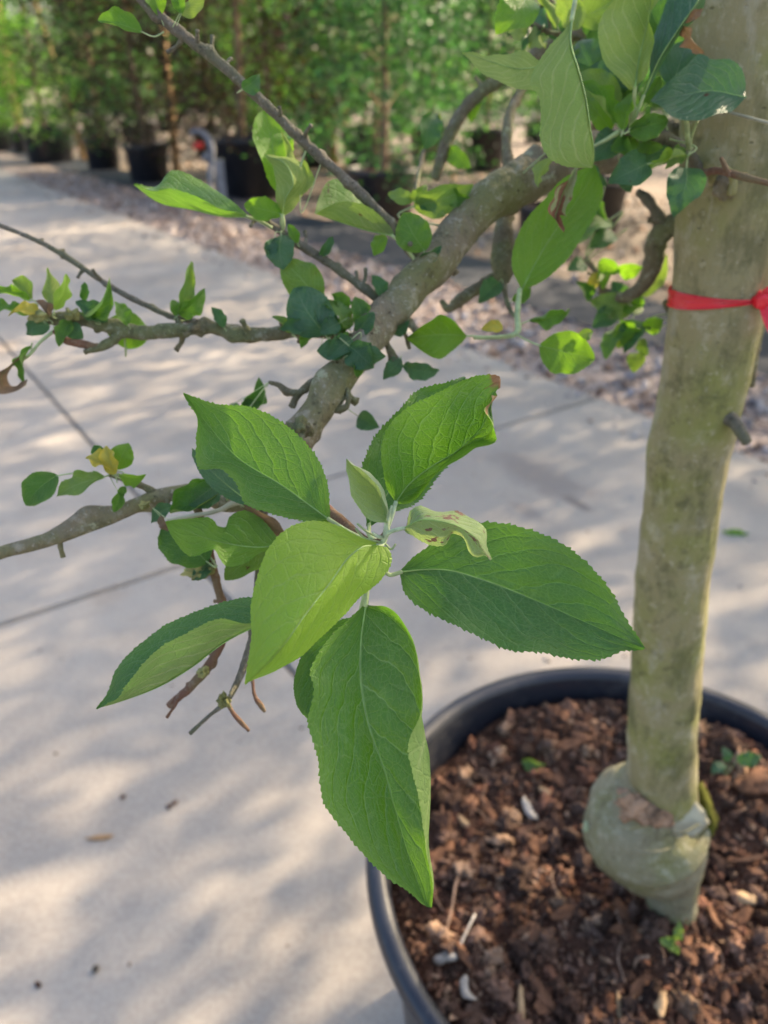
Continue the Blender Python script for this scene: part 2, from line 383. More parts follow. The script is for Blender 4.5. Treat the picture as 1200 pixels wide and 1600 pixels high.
M['steel'] = plain('galvanised_steel', (.20, .20, .215), .5, .5, .1, 200, .2, .8)
M['red_paint'] = plain('red_handle_paint', (.6, .03, .02), .4, .5)
M['grey_post'] = plain('grey_post_paint', (.22, .225, .25), .6, .4, .2, 60)
M['wood'] = plain('stake_wood', (.40, .24, .115), .75, .25, .5, 60, .35)
M['bgbark'] = plain('nursery_tree_bark', (.22, .155, .10), .85, .2, .8, 40, .4)

def pot_mat(name, col, dust):
    N = NT(name); c = N.coord('Object')
    d = N.ramp(N.noise(c, 9.0, 6, .68), .44, .66); sc = N.noise(N.scale(c, (8, 8, 160)), 1.0, 3)
    cc = N.mix(N.math('MULTIPLY', d, .5), col, dust)
    sp = N.ramp(N.noise(c, 160, 3), .62, .7); cc = N.mix(N.math('MULTIPLY', sp, .35), cc, dust)
    return N.set(color=cc, rough=N.math('MULTIPLY_ADD', d, .25, .34), spec=.5, normal=N.bump(N.math('ADD', sc, N.noise(c, 300, 2)), .15, .001))
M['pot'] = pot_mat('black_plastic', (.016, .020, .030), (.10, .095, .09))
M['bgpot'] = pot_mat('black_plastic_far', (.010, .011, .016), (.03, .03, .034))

def concrete():
    N = NT('concrete'); c = N.coord('Object'); r = N.node('ShaderNodeObjectInfo').outputs['Random']
    g1 = N.noise(c, 1.6, 6, .62); g2 = N.noise(c, 9, 5, .6); g3 = N.noise(c, 120, 3, .6); g4 = N.noise(c, 420, 2)
    col = N.mix(N.ramp(g1, .32, .68), (.300, .266, .228), (.405, .364, .312))
    col = N.mix(N.math('MULTIPLY', N.ramp(g2, .50, .72), .5), col, (.29, .255, .215))
    col = N.mix(N.math('MULTIPLY', N.ramp(g3, .35, .65), .35), col, (.50, .46, .40))
    col = N.mix(N.math('MULTIPLY', N.ramp(g4, .60, .68), .4), col, (.26, .24, .22))
    col = N.mix(N.math('MULTIPLY', N.ramp(N.voro(c, 60), .09, .04), N.ramp(N.noise(c, 6, 3), .5, .62)), col, (.18, .155, .13))
    rust = N.ramp(N.noise(c, 2.3, 3, .5), .64, .74); col = N.mix(N.math('MULTIPLY', rust, .35), col, (.36, .26, .17))
    gm = N.ramp(N.noise(c, 4.2, 6, .7, .6), .56, .70); col = N.mix(N.math('MULTIPLY', gm, .35), col, (.24, .215, .19))
    col = N.mix(N.math('MULTIPLY', r, .12), col, (.36, .33, .30))
    # one damp dark stain beside the pot, where the hose was emptied
    p = N.node('ShaderNodeNewGeometry').outputs['Position']; sn = N.scale(p, (1, 1, 1)); wv = N.noise(p, 7, 4, .6, col=True)
    def stain(cx, cy, ra, rb):
        d = N.node('ShaderNodeVectorMath', operation='SUBTRACT'); N.put(d.inputs[0], p); d.inputs[1].default_value = (cx, cy, 0)
        x = N.node('ShaderNodeVectorMath', operation='DOT_PRODUCT'); N.put(x.inputs[0], d.outputs[0]); x.inputs[1].default_value = (PA.x / ra, PA.y / ra, 0)
        y = N.node('ShaderNodeVectorMath', operation='DOT_PRODUCT'); N.put(y.inputs[0], d.outputs[0]); y.inputs[1].default_value = (PB.x / rb, PB.y / rb, 0)
        q = N.math('SQRT', N.math('ADD', N.math('POWER', x.outputs['Value'], 2.0), N.math('POWER', y.outputs['Value'], 2.0)))
        q = N.math('ADD', q, N.math('MULTIPLY_ADD', N.noise(p, 9, 5, .65), 1.6, -.8)); return N.ramp(q, 1.0, .35)
    s1 = G(845, 745); s2 = G(905, 788); s3 = G(825, 800)
    col = N.mix(N.math('MULTIPLY', stain(s1.x, s1.y, .30, .11), .5), col, (.20, .17, .155))
    col = N.mix(N.math('MULTIPLY', stain(s2.x, s2.y, .09, .035), .75), col, (.14, .12, .115))
    col = N.mix(N.math('MULTIPLY', stain(s3.x, s3.y, .10, .035), .4), col, (.20, .17, .155))
    h = N.math('ADD', N.math('MULTIPLY', g3, .7), N.math('MULTIPLY', g4, .4))
    return N.set(color=col, rough=.88, spec=.25, normal=N.bump(h, .35, .0012))
M['concrete'] = concrete()
def ground_mat(name, cols, sc, bump=.8):
    N = NT(name); c = N.coord('Object')
    g1 = N.noise(c, sc * .05, 4); g2 = N.noise(c, sc * .35, 5, .7); v = N.voro(c, sc, out=1)
    sep = N.node('ShaderNodeSeparateColor'); N.put(sep.inputs[0], v)
    col = N.mix(N.ramp(sep.outputs[0], .0, 1.0), cols[0], cols[1]); col = N.mix(N.ramp(sep.outputs[1], .66, .82), col, cols[2])
    col = N.mix(N.ramp(g2, .52, .66), col, cols[3]); col = N.mix(N.math('MULTIPLY', N.ramp(g1, .45, .62), .6), col, cols[1])
    return N.set(color=col, rough=.95, spec=.15, normal=N.bump(N.voro(c, sc), bump, .01))
M['ground'] = ground_mat('nursery_ground', ((.18, .15, .122), (.26, .215, .17), (.12, .092, .072), (.165, .145, .125)), 38)
M['mulch'] = ground_mat('litter_gravel', ((.28, .23, .205), (.38, .32, .285), (.15, .105, .09), (.26, .205, .185)), 45)
M['fabric'] = plain('weed_fabric', (.035, .040, .052), .7, .35, .5, 300, .3)
M['joint'] = plain('joint_dirt', (.09, .08, .065), .95, .1, .8, 60, .4)
def tint_mat(name, rough=.9, spec=.2, bump=.6, bsc=220, mul=1.0, tr=0.0):
    N = NT(name); c = N.coord('Object'); a = N.attr('tint')
    n1 = N.noise(c, bsc * .5, 3, .6)
    col = N.mix(N.ramp(n1, .25, .75), N.mix(1.0, a, (.62, .58, .55), 'MULTIPLY'), N.mix(1.0, a, (1.3, 1.3, 1.3), 'MULTIPLY'))
    N.set(color=col, rough=rough, spec=spec)
    if bump: N.put(N.bsdf.inputs['Normal'], N.bump(N.noise(c, bsc, 4, .65), bump, .0015))
    if tr:
        t = N.node('ShaderNodeBsdfTranslucent'); N.put(t.inputs[0], N.mix(1.0, a, (2.0, 2.3, .9), 'MULTIPLY')); mx = N.node('ShaderNodeMixShader'); mx.inputs[0].default_value = tr
        N.l.new(N.bsdf.outputs[0], mx.inputs[1]); N.l.new(t.outputs[0], mx.inputs[2]); N.l.new(mx.outputs[0], N.out.inputs[0])
    return N.m
M['soil_crumb'] = tint_mat('soil_crumb', .92, .18, .8, 420)
M['pebble'] = tint_mat('pebble', .9, .2, .5, 120)
M['foliage'] = tint_mat('foliage', .5, .35, 0, 3, tr=.42)
def soil_mat():
    N = NT('potting_soil'); c = N.coord('Object')
    g1 = N.noise(c, 22, 6, .7); g2 = N.noise(c, 160, 5, .7); g3 = N.noise(c, 5, 3)
    col = N.mix(N.ramp(g1, .35, .65), (.060, .030, .020), (.135, .067, .042)); col = N.mix(N.math('MULTIPLY', N.ramp(g2, .52, .7), .7), col, (.20, .11, .065))
    col = N.mix(N.math('MULTIPLY', N.ramp(g3, .5, .65), .5), col, (.10, .062, .046))
    return N.set(color=col, rough=.95, spec=.15, normal=N.bump(N.math('ADD', g1, g2), 1.0, .006))
M['soil'] = soil_mat()
M['bark_chip'] = plain('bark_chip_brown', (.17, .085, .048), .85, .2, .9, 200, .45)
M['bark_chip_dark'] = plain('bark_chip_dark', (.085, .045, .03), .85, .2, .9, 200, .45)
M['wood_chip'] = plain('fresh_wood_chip', (.52, .36, .20), .75, .25, .7, 260, .25)
M['pale_chip'] = plain('pale_dry_chip', (.50, .45, .38), .8, .2, .7, 260, .2)
M['straw'] = plain('dry_stem', (.30, .20, .14), .8, .2, .5, 300, .3)

# ------------------------------------------------------------------ the setting
# ground: one big sheet, the path slabs on it, a strip of leaf-littered gravel, a strip of black weed fabric
gv, gf = [], []
nx = 60
xs = np.sign(np.linspace(-1, 1, nx)) * np.abs(np.linspace(-1, 1, nx)) ** 2.2 * 220
for y in xs:
    for x in xs: gv.append((x, y + 20, -0.06))
for j in range(nx - 1):
    for i in range(nx - 1): gf.append((j * nx + i, j * nx + i + 1, (j + 1) * nx + i + 1, (j + 1) * nx + i))
ground = build('ground', gv, gf, M['ground'], smooth=False); tag(ground, kind='structure')
path = bpy.data.objects.new('path', None); COL.objects.link(path); ORG['path'] = Vector((0, 0, 0)); tag(path, kind='structure')
def slab(a0, a1, b0, b1):
    bm = bmesh.new(); g = .009
    V, F = box(AB((a0 + a1) / 2, (b0 + b1) / 2, -.046), ((a1 - a0) - g, (b1 - b0) - g, .092), ax=(PA, PB))
    vs_ = [bm.verts.new(v) for v in V]
    for f in F: bm.faces.new([vs_[i] for i in f])
    bmesh.ops.recalc_face_normals(bm, faces=bm.faces)
    bmesh.ops.bevel(bm, geom=[e for e in bm.edges], offset=.005, segments=2, affect='EDGES')
    bm.verts.index_update()
    V = [v.co[:] for v in bm.verts]; F = [tuple(v.index for v in f.verts) for f in bm.faces]; bm.free()
    return build('concrete_slab', V, F, M['concrete'], path, smooth=False)
for (b0, b1, off) in ((.578, 2.43, 1.95), (-1.272, .578, 1.73), (-3.12, -1.272, 1.9), (-4.97, -3.12, 1.8)):
    for k in range(-2, 7): slab(off + 5.6 * (k - 1), off + 5.6 * k, b0, b1)
jv, jf = box(AB(8, -1.27, -.040), (60, 7.38, .02), ax=(PA, PB))
build('joint_filling', jv, jf, M['joint'], path, smooth=False)
def strip(name, b0, b1, z, mat, a0=-14, a1=50, amp=.012, jag=.0):
    V, F = [], []; na, nb = 260, 10
    for i in range(na):
        for j in range(nb):
            a = a0 + (a1 - a0) * i / (na - 1); b = b0 + (b1 - b0) * j / (nb - 1)
            if jag and j in (0, nb - 1): b += jag * nz((a, b, 0), 1.7)
            p = AB(a, b, 0); p.z = z + amp * nz((p.x, p.y, 0), 2.2); V.append(p)
    for i in range(na - 1):
        for j in range(nb - 1): F.append((i * nb + j, i * nb + j + 1, (i + 1) * nb + j + 1, (i + 1) * nb + j))
    F = [f[::-1] for f in F]
    o = build(name, V, F, mat); tag(o, kind='structure'); return o
strip('gravel_strip', 2.435, 3.35, -.022, M['mulch'], amp=.012)
strip('weed_fabric', 3.25, 3.95, -.010, M['fabric'], amp=.010, jag=.06)
# stones and leaf litter on the strip and beyond
def pebbles(name, n, a0, a1, b0, b1, smin, smax, pal, zoff, seed, lab=None):
    rg = np.random.default_rng(seed); protos = [lump(1, k + seed, .3, .7) for k in range(5)]
    a = a0 + (a1 - a0) * rg.random(n) ** 1.5; b = b0 + (b1 - b0) * rg.random(n)
    pos = np.stack([PA.x * a + PB.x * b, PA.y * a + PB.y * b, np.full(n, zoff)], 1)
    sc = smin + (smax - smin) * rg.random(n) ** 2.5; tn = np.array(pal)[rg.integers(0, len(pal), n)] * (.7 + .6 * rg.random((n, 1)))
    st = np.stack([1 + .5 * rg.random(n), np.ones(n), .35 + .5 * rg.random(n)], 1)
    V, F, T = scatter(protos, pos, sc, tn, rg, st)
    o = build(name, V, F, M['pebble'], None, None, T); tag(o, kind='stuff'); return o
PAL = [(.36, .30, .27), (.44, .385, .355), (.28, .19, .14), (.42, .30, .22), (.34, .31, .31), (.54, .48, .43), (.18, .13, .11), (.38, .34, .32)]
pebbles('gravel', 6500, -4, 13, 2.40, 3.28, .006, .030, PAL, -.012, 3)
pebbles('leaf_litter', 3800, -4, 18, 3.9, 8.5, .012, .045, PAL + [(.42, .22, .10)], -.05, 5)
pebbles('spilled_gravel', 520, -2, 12, 2.20, 2.46, .004, .020, PAL, .002, 12)
pebbles('grit', 900, -.6, 4.5, -1.3, 2.45, .0012, .0040, [(.12, .09, .07), (.3, .26, .22), (.2, .15, .11)], .0005, 8)

# ------------------------------------------------------------------ background nursery: pots, trees, stakes
POT_PROF = [(.80, 0), (.83, .012), (.965, .83), (1.0, .86), (1.03, .885), (1.035, .985), (1.02, 1.0), (.985, 1.0), (.97, .985), (.955, .90)]
def pot_mesh():
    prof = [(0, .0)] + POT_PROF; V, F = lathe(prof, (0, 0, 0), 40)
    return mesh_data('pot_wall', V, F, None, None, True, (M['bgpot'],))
PM = pot_mesh()
def soil_disc():
    V, F = [(0, 0, .9)], []
    for r in range(1, 6):
        for i in range(24):
            a = 2 * math.pi * i / 24; q = (.96 * r / 5 * math.cos(a), .96 * r / 5 * math.sin(a)); V.append((q[0], q[1], .90 + (.03 * nz((q[0], q[1], 0), 4) if r < 5 else 0)))
    for i in range(24):
        k = (i + 1) % 24; F.append((0, 1 + i, 1 + k))
        for r in range(4): F.append((1 + r * 24 + i, 1 + (r + 1) * 24 + i, 1 + (r + 1) * 24 + k, 1 + r * 24 + k))
    return mesh_data('potting_soil', V, F, None, None, True, (M['soil'],))
SM = soil_disc()
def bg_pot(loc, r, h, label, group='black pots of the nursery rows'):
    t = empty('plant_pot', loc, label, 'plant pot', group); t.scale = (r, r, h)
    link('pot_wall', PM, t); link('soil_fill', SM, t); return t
def crown_mesh(name, seed, kind, pal, n=9000, leaf=.06):
    """crown of many small leaf faces gathered in uneven clumps on boughs; unit: metres, crown base at z=0"""
    rg = np.random.default_rng(seed)
    H, Rr = {'broad': (3.2, 1.05), 'tall': (3.8, .75), 'feather': (3.6, .95)}[kind]
    nc = 120; cz = rg.random(nc) ** .85; ang = rg.random(nc) * 2 * math.pi
    prof = {'broad': np.sin(np.pi * np.clip(cz * .86 + .12, 0, 1)) ** .6, 'tall': np.sin(np.pi * np.clip(cz * .8 + .16, 0, 1)) ** .7, 'feather': (1.02 - cz) ** .75}[kind]
    rad = Rr * prof * (.35 + .65 * np.sqrt(rg.random(nc))) * (.8 + .4 * rg.random(nc))
    cc = np.stack([rad * np.cos(ang), rad * np.sin(ang), H * cz - (.25 * rad if kind == 'feather' else 0)], 1)
    cs = .10 + .17 * rg.random(nc); tone = .5 + 1.2 * rg.random(nc) ** 1.3
    w = rg.integers(0, nc, n)
    off = rg.normal(size=(n, 3)) * cs[w][:, None] * np.array([1.15, 1.15, .55])
    if kind == 'feather': off[:, 2] -= .25 * np.hypot(off[:, 0], off[:, 1])
    c = cc[w] + off
    L = leaf * (.6 + .8 * rg.random(n)); Wd = L * (.30 + .2 * rg.random(n))
    Mx = rot_mats(n, rg)
    ax = Mx[:, 0]; sd = Mx[:, 1]; sd[:, 2] *= .6
    V = np.stack([c - ax * (L / 2)[:, None], c + sd * (Wd)[:, None] - ax * (.05 * L)[:, None], c + ax * (L / 2)[:, None], c - sd * Wd[:, None] - ax * (.05 * L)[:, None]], 1).reshape(-1, 3)
    F = np.arange(4 * n).reshape(n, 4)
    tn = np.array(pal)[rg.integers(0, len(pal), n)] * tone[w][:, None] * (.75 + .5 * rg.random((n, 1)))
    return mesh_data(name, V, F, None, np.repeat(tn, 4, axis=0), False, (M['foliage'],)), cc
GREEN = [(0.0384, 0.096, 0.036), (0.052, 0.116, 0.04), (0.0304, 0.08, 0.036), (0.072, 0.144, 0.048)]
LIME = [(0.088, 0.1848, 0.0264), (0.1232, 0.2288, 0.0352), (0.0616, 0.1496, 0.0308)]
PURP = [(0.036, 0.0216, 0.0245), (0.049, 0.0274, 0.0274), (0.0324, 0.0259, 0.0202), (0.0612, 0.0324, 0.0259), (0.036, 0.0432, 0.0216)]
DEEP = [(0.0222, 0.0666, 0.037), (0.0311, 0.0851, 0.0414), (0.0444, 0.1073, 0.0444)]
GOLD = [(0.102, 0.1105, 0.0255), (0.136, 0.0935, 0.0255), (0.0595, 0.0935, 0.0213)]
KINDS = {}
for nm, sd, kd, pl in (('lime', 21, 'broad', LIME), ('green', 22, 'broad', GREEN), ('copper', 23, 'broad', PURP), ('deep', 24, 'feather', DEEP), ('tall', 25, 'tall', GREEN), ('gold', 26, 'tall', GOLD)):
    KINDS[nm] = crown_mesh('crown_' + nm, sd, kd, pl, 15000 if nm == 'copper' else 10500, .05)
KIND_SEED = {'lime': (21, 'broad', LIME), 'green': (22, 'broad', GREEN), 'deep': (24, 'feather', DEEP), 'tall': (25, 'tall', GREEN), 'gold': (26, 'tall', GOLD)}
DENSE = {k: crown_mesh('dense_crown_' + k, *v, 9000) for k, v in KIND_SEED.items()}
def tree_wood(nm):
    cm, cc = KINDS[nm]; parts = []
    pts = [(0, 0, -.9), (.02, .01, .2), (-.02, .03, 1.2), (.02, .0, 2.3), (0, .02, 3.2)]; s = spline([p + (r,) for p, r in zip(pts, (.042, .036, .028, .018, .006))], 26)
    tv = tube(s[:, :3], s[:, 3], 9, .12, 9)
    for i in range(0, len(cc), 4):
        q = cc[i]; z0 = max(.05, q[2] - .35 * np.hypot(q[0], q[1])); z0 = min(z0, 3.0)
        l = spline([(0, .01, z0, .012), (q[0] * .5, q[1] * .5, (z0 + q[2]) / 2 + .03, .008), (q[0], q[1], q[2], .003)], 7)
        parts.append(tube(l[:, :3], l[:, 3], 5, 0, 1, False))
    lv = join(parts)
    return mesh_data('trunk', tv[0], tv[1], None, None, True, (M['bgbark'],)), mesh_data('limbs', lv[0], lv[1], None, None, True, (M['bgbark'],))
WOOD = {k: tree_wood(k) for k in KINDS}
def bg_tree(loc, nm, base, label, sc=1.0, rz=0.0, group='potted trees of the nursery rows', dense=False):
    """loc = ground place, base = height at which the crown starts"""
    t = empty('nursery_tree', (loc[0], loc[1], loc[2]), label, 'tree', group); t.rotation_euler = (0, 0, rz); t.scale = (sc, sc, sc)
    base = base if dense else base - .22
    link('trunk', WOOD[nm][0], t, (0, 0, base / sc)); link('limbs', WOOD[nm][1], t, (0, 0, base / sc)); c = link('crown', (DENSE if dense else KINDS)[nm][0], t, (0, 0, base / sc)); return t
def stake(p0, p1, r, label, group='wooden stakes of the potted trees'):
    V, F = tube([p0, p0.lerp(p1, .5), p1], [r, r, r * .95], 8, .05, 8)
    o = build('wooden_stake', V, F, M['wood']); tag(o, label, 'stake', group); return o
# (left, right, rim, base in the photograph), crown kind, crown base, label of pot, label of tree, scale
ROW = [
 (-48, 26, 182, 240, 'lime', .75, 'black pot cut by the left edge of the picture', 'bright lime green tree at the far left edge', 1.1, .3),
 (22, 46, 205, 243, 'lime', 1.3, 'small black pot just left of the biggest far pot', 'slim lime green tree behind the far left pots', 1.0, 1.9),
 (42, 122, 199, 259, 'lime', .8, 'large black pot at far left, fourth left of the tap post', 'light green tree in the large far left pot', 1.15, 2.7),
 (136, 193, 216, 270, 'green', .55, 'black pot in shade under green twigs, second left of the tap post', 'mid green tree right of the leaning pale stake', 1.0, 4.2),
 (201, 271, 228, 290, 'copper', .62, 'black pot beside the brown stake, nearest left of the tap post', 'reddish brown leaved tree left of the tap post', 1.0, 1.0),
 (326, 452, 217, 312, 'copper', .66, 'broad black pot right behind the tap post', 'dark copper leaved tree above the tap post', 1.15, 3.1),
 (470, 520, 193, 262, 'green', 1.0, 'black pot behind the thin diagonal twig, left of the orange lit stake', 'dull green tree left of the orange lit stake', 1.0, .7),
 (533, 612, 200, 268, 'deep', .95, 'black pot seen behind the pot at the picture centre', 'deep green feathery tree right of the orange lit stake', 1.0, 2.2),
 (541, 655, 266, 348, 'deep', .72, 'near black pot at the top centre with reddish soil', 'deep green tree in the near centre pot', 1.0, 5.1),
 (718, 792, 204, 268, 'deep', .8, 'black pot with low green sprigs left of the hanging grey twig', 'deep green low branched tree behind the upper twigs', 1.05, .2),
 (800, 900, 322, 408, 'green', 1.2, 'black pot hidden behind the big hanging green leaf', 'green tree behind the apple leaves at upper right', 1.0, 4.0),
]
for (x0, x1, y0, y1, kd, cb, pl, tl, sc, rz) in ROW:
    base = G((x0 + x1) / 2, y1, -.045); d = (base - Vector((0, 0, CAM_H))).dot(Vector((0, CP, -SP)))
    r = (x1 - x0) / FPX * d / 2; h = (y1 - y0) / FPX * d * .92
    c = base + Vector((base.x, base.y, 0)).normalized() * r * .8; c.z = -.05
    bg_pot(c, r / 1.03, h, pl)
    bg_tree(c, kd, cb, tl, sc, rz)
def pxstake(x0, y0, x1, y1, wpx, label, back=0.0):
    a = G(x0, y0, -.05) ; d = (a - Vector((0, 0, CAM_H))).dot(Vector((0, CP, -SP))); b = P(x1, y1, d)
    b2 = a + (b - a) * 1.8
    return stake(a, b2, wpx * d / FPX / 2, label)
pxstake(38, 236, 12, 100, 11, 'thick pale stake at the far left edge')
pxstake(132, 250, 72, 60, 9, 'pale stake leaning left beside the large far left pot')
pxstake(276, 268, 262, 130, 13, 'brown stake standing left of the tap post')
pxstake(520, 258, 512, 60, 15, 'thick orange lit stake left of the centre pot')
pxstake(541, 258, 537, 80, 7, 'thin stake close right of the thick orange lit stake')
pxstake(594, 262, 590, 60, 6, 'grey thin stake behind the centre pot')
# rows behind and the same row going on to the right, out of the picture, whose shade falls over the path
n_back = 0
names = list(KINDS)
for (b, a0, a1, st) in ((6.0, 5.2, 22, 3.2), (9.0, 4.8, 30, 3.6), (14, 8, 44, 5.5)):
    a = a0
    while a < a1:
        p = AB(a + random.uniform(-.3, .3), b + random.uniform(-.35, .35), -.055)
        if abs(p.x) / max(.1, p.y) < .62:
            k = ('green', 'deep', 'lime', 'green', 'tall', 'deep', 'gold')[n_back % 7]; rr = random.uniform(.30, .42)
            bg_pot(p, rr, random.uniform(.42, .6), 'black pot in the shaded rows behind the nearest potted trees', 'black pots of the rows behind')
            bg_tree(p, k, random.uniform(.7, 1.1), 'leafy potted tree in the rows behind the nearest ones', random.uniform(.95, 1.3), random.uniform(0, 6), 'trees of the rows behind'); n_back += 1
        a += st
SHADE = [(3.49, 2.42, 4.85, 'gold', 1.2, 0.95), (2.66, 4.32, 3.06, 'green', 0.95, 1.1), (4.53, 2.2, 1.09, 'tall', 1.0, 1.0), (5.65, 1.02, 3.13, 'green', 0.85, 1.0), (6.16, -0.74, 2.87, 'lime', 1.0, 1.0), (4.03, 6.2, 0.89, 'tall', 0.8, 1.1), (6.29, 4.29, 2.85, 'lime', 0.6, 0.95), (6.74, 2.37, 3.57, 'green', 1.1, 1.1), (8.79, 0.83, 3.84, 'deep', 0.8, 1.2), (9.06, 4.77, 5.54, 'green', 0.9, 1.2), (10.48, 3.7, 0.28, 'tall', 0.9, 1.3), (7.38, 6.83, 3.22, 'green', 1.0, 1.3)]
for (x, y, rz, k, cb, sc) in SHADE:
    p = Vector((x, y, -.055))
    bg_pot(p, .34, .5, 'black pot of the row beyond the right edge of the picture', 'black pots beyond the right edge')
    bg_tree(p, k, cb, 'potted tree of the row beyond the right edge of the picture', sc, rz, 'trees beyond the right edge', True)
# far wood closing the view
rg = np.random.default_rng(77); nw_ = 24000
an = R(-75) + R(150) * rg.random(nw_); dd = 44 + 16 * rg.random(nw_); hgt = 9 + 4 * np.sin(an * 17) + 3 * np.sin(an * 41 + 1)
keep_ = np.sin(an * 23) + .6 * np.sin(an * 61 + 2) > -.35; an = np.where(keep_, an, an + .05)
zz = hgt * rg.random(nw_) ** 1.1; c = np.stack([dd * np.sin(an), dd * np.cos(an), zz], 1)
Mx = rot_mats(nw_, rg); Lf = .30 + .35 * rg.random(nw_)
V = np.stack([c - Mx[:, 0] * Lf[:, None], c + Mx[:, 1] * (Lf * .5)[:, None], c + Mx[:, 0] * Lf[:, None], c - Mx[:, 1] * (Lf * .5)[:, None]], 1).reshape(-1, 3)
tn = np.array(GREEN + LIME + DEEP)[rg.integers(0, 10, nw_)] * (.6 + .8 * rg.random((nw_, 1)))
o = build('far_wood', V, np.arange(4 * nw_).reshape(nw_, 4), M['foliage'], None, None, np.repeat(tn, 4, axis=0), False); tag(o, kind='stuff')

# water tap on its post
tp = G(350, 336, -.02); td = (tp - Vector((0, 0, CAM_H))).dot(Vector((0, CP, -SP)))
tap = empty('water_tap', tp, 'steel water tap with red handle on a grey post in front of a black pot', 'tap')
pt = P(342, 246, td); V, F = box((tp.x, tp.y, (tp.z + pt.z) / 2), (.085, .06, pt.z - tp.z), .3); build('post', V, F, M['grey_post'], tap, smooth=False)
pts = [P(330, 335, td + .06), P(330, 262, td + .06), P(331, 232, td + .06), P(322, 212, td + .06), P(308, 205, td + .05), P(299, 210, td + .03)]
sp_ = spline(pts, 26); V, F = tube(sp_, [.026] * 9 + [.033] * 17, 10); build('pipe', V, F, M['steel'], tap)
V, F = tube([P(303, 231, td + .02), P(310, 227, td + .02), P(317, 228, td + .02)], [.022, .035, .026], 8); build('handle', V, F, M['red_paint'], tap)
V, F = tube([P(325, 238, td + .05), P(322, 246, td + .05), P(321, 252, td + .05)], [.03, .036, .03], 10); build('spout', V, F, M['steel'], tap)

# ------------------------------------------------------------------ the pot, its soil
RIM_Z = .45; SOIL_Z = .392
PC = Vector((.269, .51, 0)); PR = .285
pot = empty('plant_pot', PC, 'big black plastic pot in front, holding the apple tree', 'plant pot')
prof = [(0, .004), (.222, .0), (.232, .006), (.262, .385), (.268, .40), (.2685, .43)]
V, F = lathe(prof, PC, 128); build('pot_wall', V, F, M['pot'], pot)
prof = [(.2685, .4285), (.281, .4285), (.2855, .431), (.2875, .437), (.2872, .444), (.284, .4495), (.278, .4515), (.272, .4505), (.268, .4475), (.2655, .441), (.263, .40), (.259, .33)]
V, F = lathe(prof, PC, 160); build('rim', V, F, M['pot'], pot)
def soil_h(x, y):
    r = math.hypot(x - PC.x, y - PC.y) / .26
    z = SOIL_Z + .014 * nz((x, y, 0), 9) + .010 * nz((x, y, 1), 24, 2) + .006 * nz((x, y, 2), 60, 4)
    z += .010 * math.exp(-((x - .47) ** 2 + (y - .60) ** 2) / .02)                 # heap at the right
    z -= .016 * math.exp(-((x - .17) ** 2 + (y - .63) ** 2) / .004)                # hollow behind left
    z += .026 * math.exp(-((x - .295) ** 2 + (y - .49) ** 2) / .0022)               # heaped against the stem
    z += .030 / (1 + math.exp(-(((x - PC.x) * .35 + (y - PC.y) * .94) - .13) / .035))   # higher towards the back
    return z - .012 * max(0, r - .93) * 10
SV, SF = [(PC.x, PC.y, soil_h(PC.x, PC.y))], []
nr, na = 90, 220
for r in range(1, nr + 1):
    for i in range(na):
        a = 2 * math.pi * i / na; x = PC.x + .2615 * r / nr * math.cos(a); y = PC.y + .2615 * r / nr * math.sin(a); SV.append((x, y, soil_h(x, y)))
for i in range(na):
    k = (i + 1) % na; SF.append((0, 1 + i, 1 + k))
    for r in range(nr - 1): SF.append((1 + r * na + i, 1 + (r + 1) * na + i, 1 + (r + 1) * na + k, 1 + r * na + k))
soil = build('potting_soil', SV, SF, M['soil']); tag(soil, 'reddish brown crumbly bark soil filling the big front pot', 'soil')
def disc_pos(n, rg, rmax=.258, zoff=0.0):
    a = rg.random(n) * 2 * math.pi; r = rmax * np.sqrt(rg.random(n)); x = PC.x + r * np.cos(a); y = PC.y + r * np.sin(a)
    return np.array([(x[i], y[i], soil_h(x[i], y[i]) + zoff) for i in range(n)])
rg = np.random.default_rng(31)
SPAL = [(0.1113, 0.0614, 0.0408), (0.1484, 0.0826, 0.054), (0.0657, 0.0401, 0.03), (0.2014, 0.118, 0.0792), (0.1378, 0.0873, 0.0648), (0.2756, 0.1829, 0.12), (0.1643, 0.0802, 0.0504), (0.0848, 0.0555, 0.042)]
tones = lambda n: np.array(SPAL)[rg.integers(0, len(SPAL), n)] * (.5 + 1.2 * rg.random((n, 1)))
n = 15000; sc = .0009 + .0040 * rg.random(n) ** 2.4; pos = disc_pos(n, rg); pos[:, 2] += sc * .35
V, F, T = scatter([shard(k + 40) for k in range(8)], pos, sc, tones(n), rg, np.stack([1 + 1.3 * rg.random(n), .7 + .5 * rg.random(n), .4 + .5 * rg.random(n)], 1))
o = build('soil_crumbs', V, F, M['soil_crumb'], soil, None, T, False); o['kind'] = 'stuff'
n = 900; sc = .0035 + .0085 * rg.random(n) ** 2.6; pos = disc_pos(n, rg, .25); pos[:, 2] += sc * .22
V, F, T = scatter([lump(3, k + 60, .95, .85, 2.6) for k in range(8)], pos, sc, tones(n), rg, np.stack([1 + .7 * rg.random(n), .8 + .3 * rg.random(n), .55 + .4 * rg.random(n)], 1))
o = build('soil_clods', V, F, M['soil_crumb'], soil, None, T); o['kind'] = 'stuff'
def chip_data(name, seed, l, w, h, mat):
    V, F = lump(2, seed, .45, 1.0, 1.5); V = V * np.array([l, w, h]) / 2
    V[:, 2] += .18 * l * (V[:, 0] / l) ** 2
    return mesh_data(name, V, F, None, None, False, (mat,))
chips = [chip_data('bark_chip', 80 + k, .018 + .005 * (k % 4), .007 + .002 * (k % 3), .004, M['bark_chip'] if k % 3 else M['bark_chip_dark']) for k in range(9)]
n = 280; pos = disc_pos(n, rg, .25)
so = np.array(ORG[soil.name])
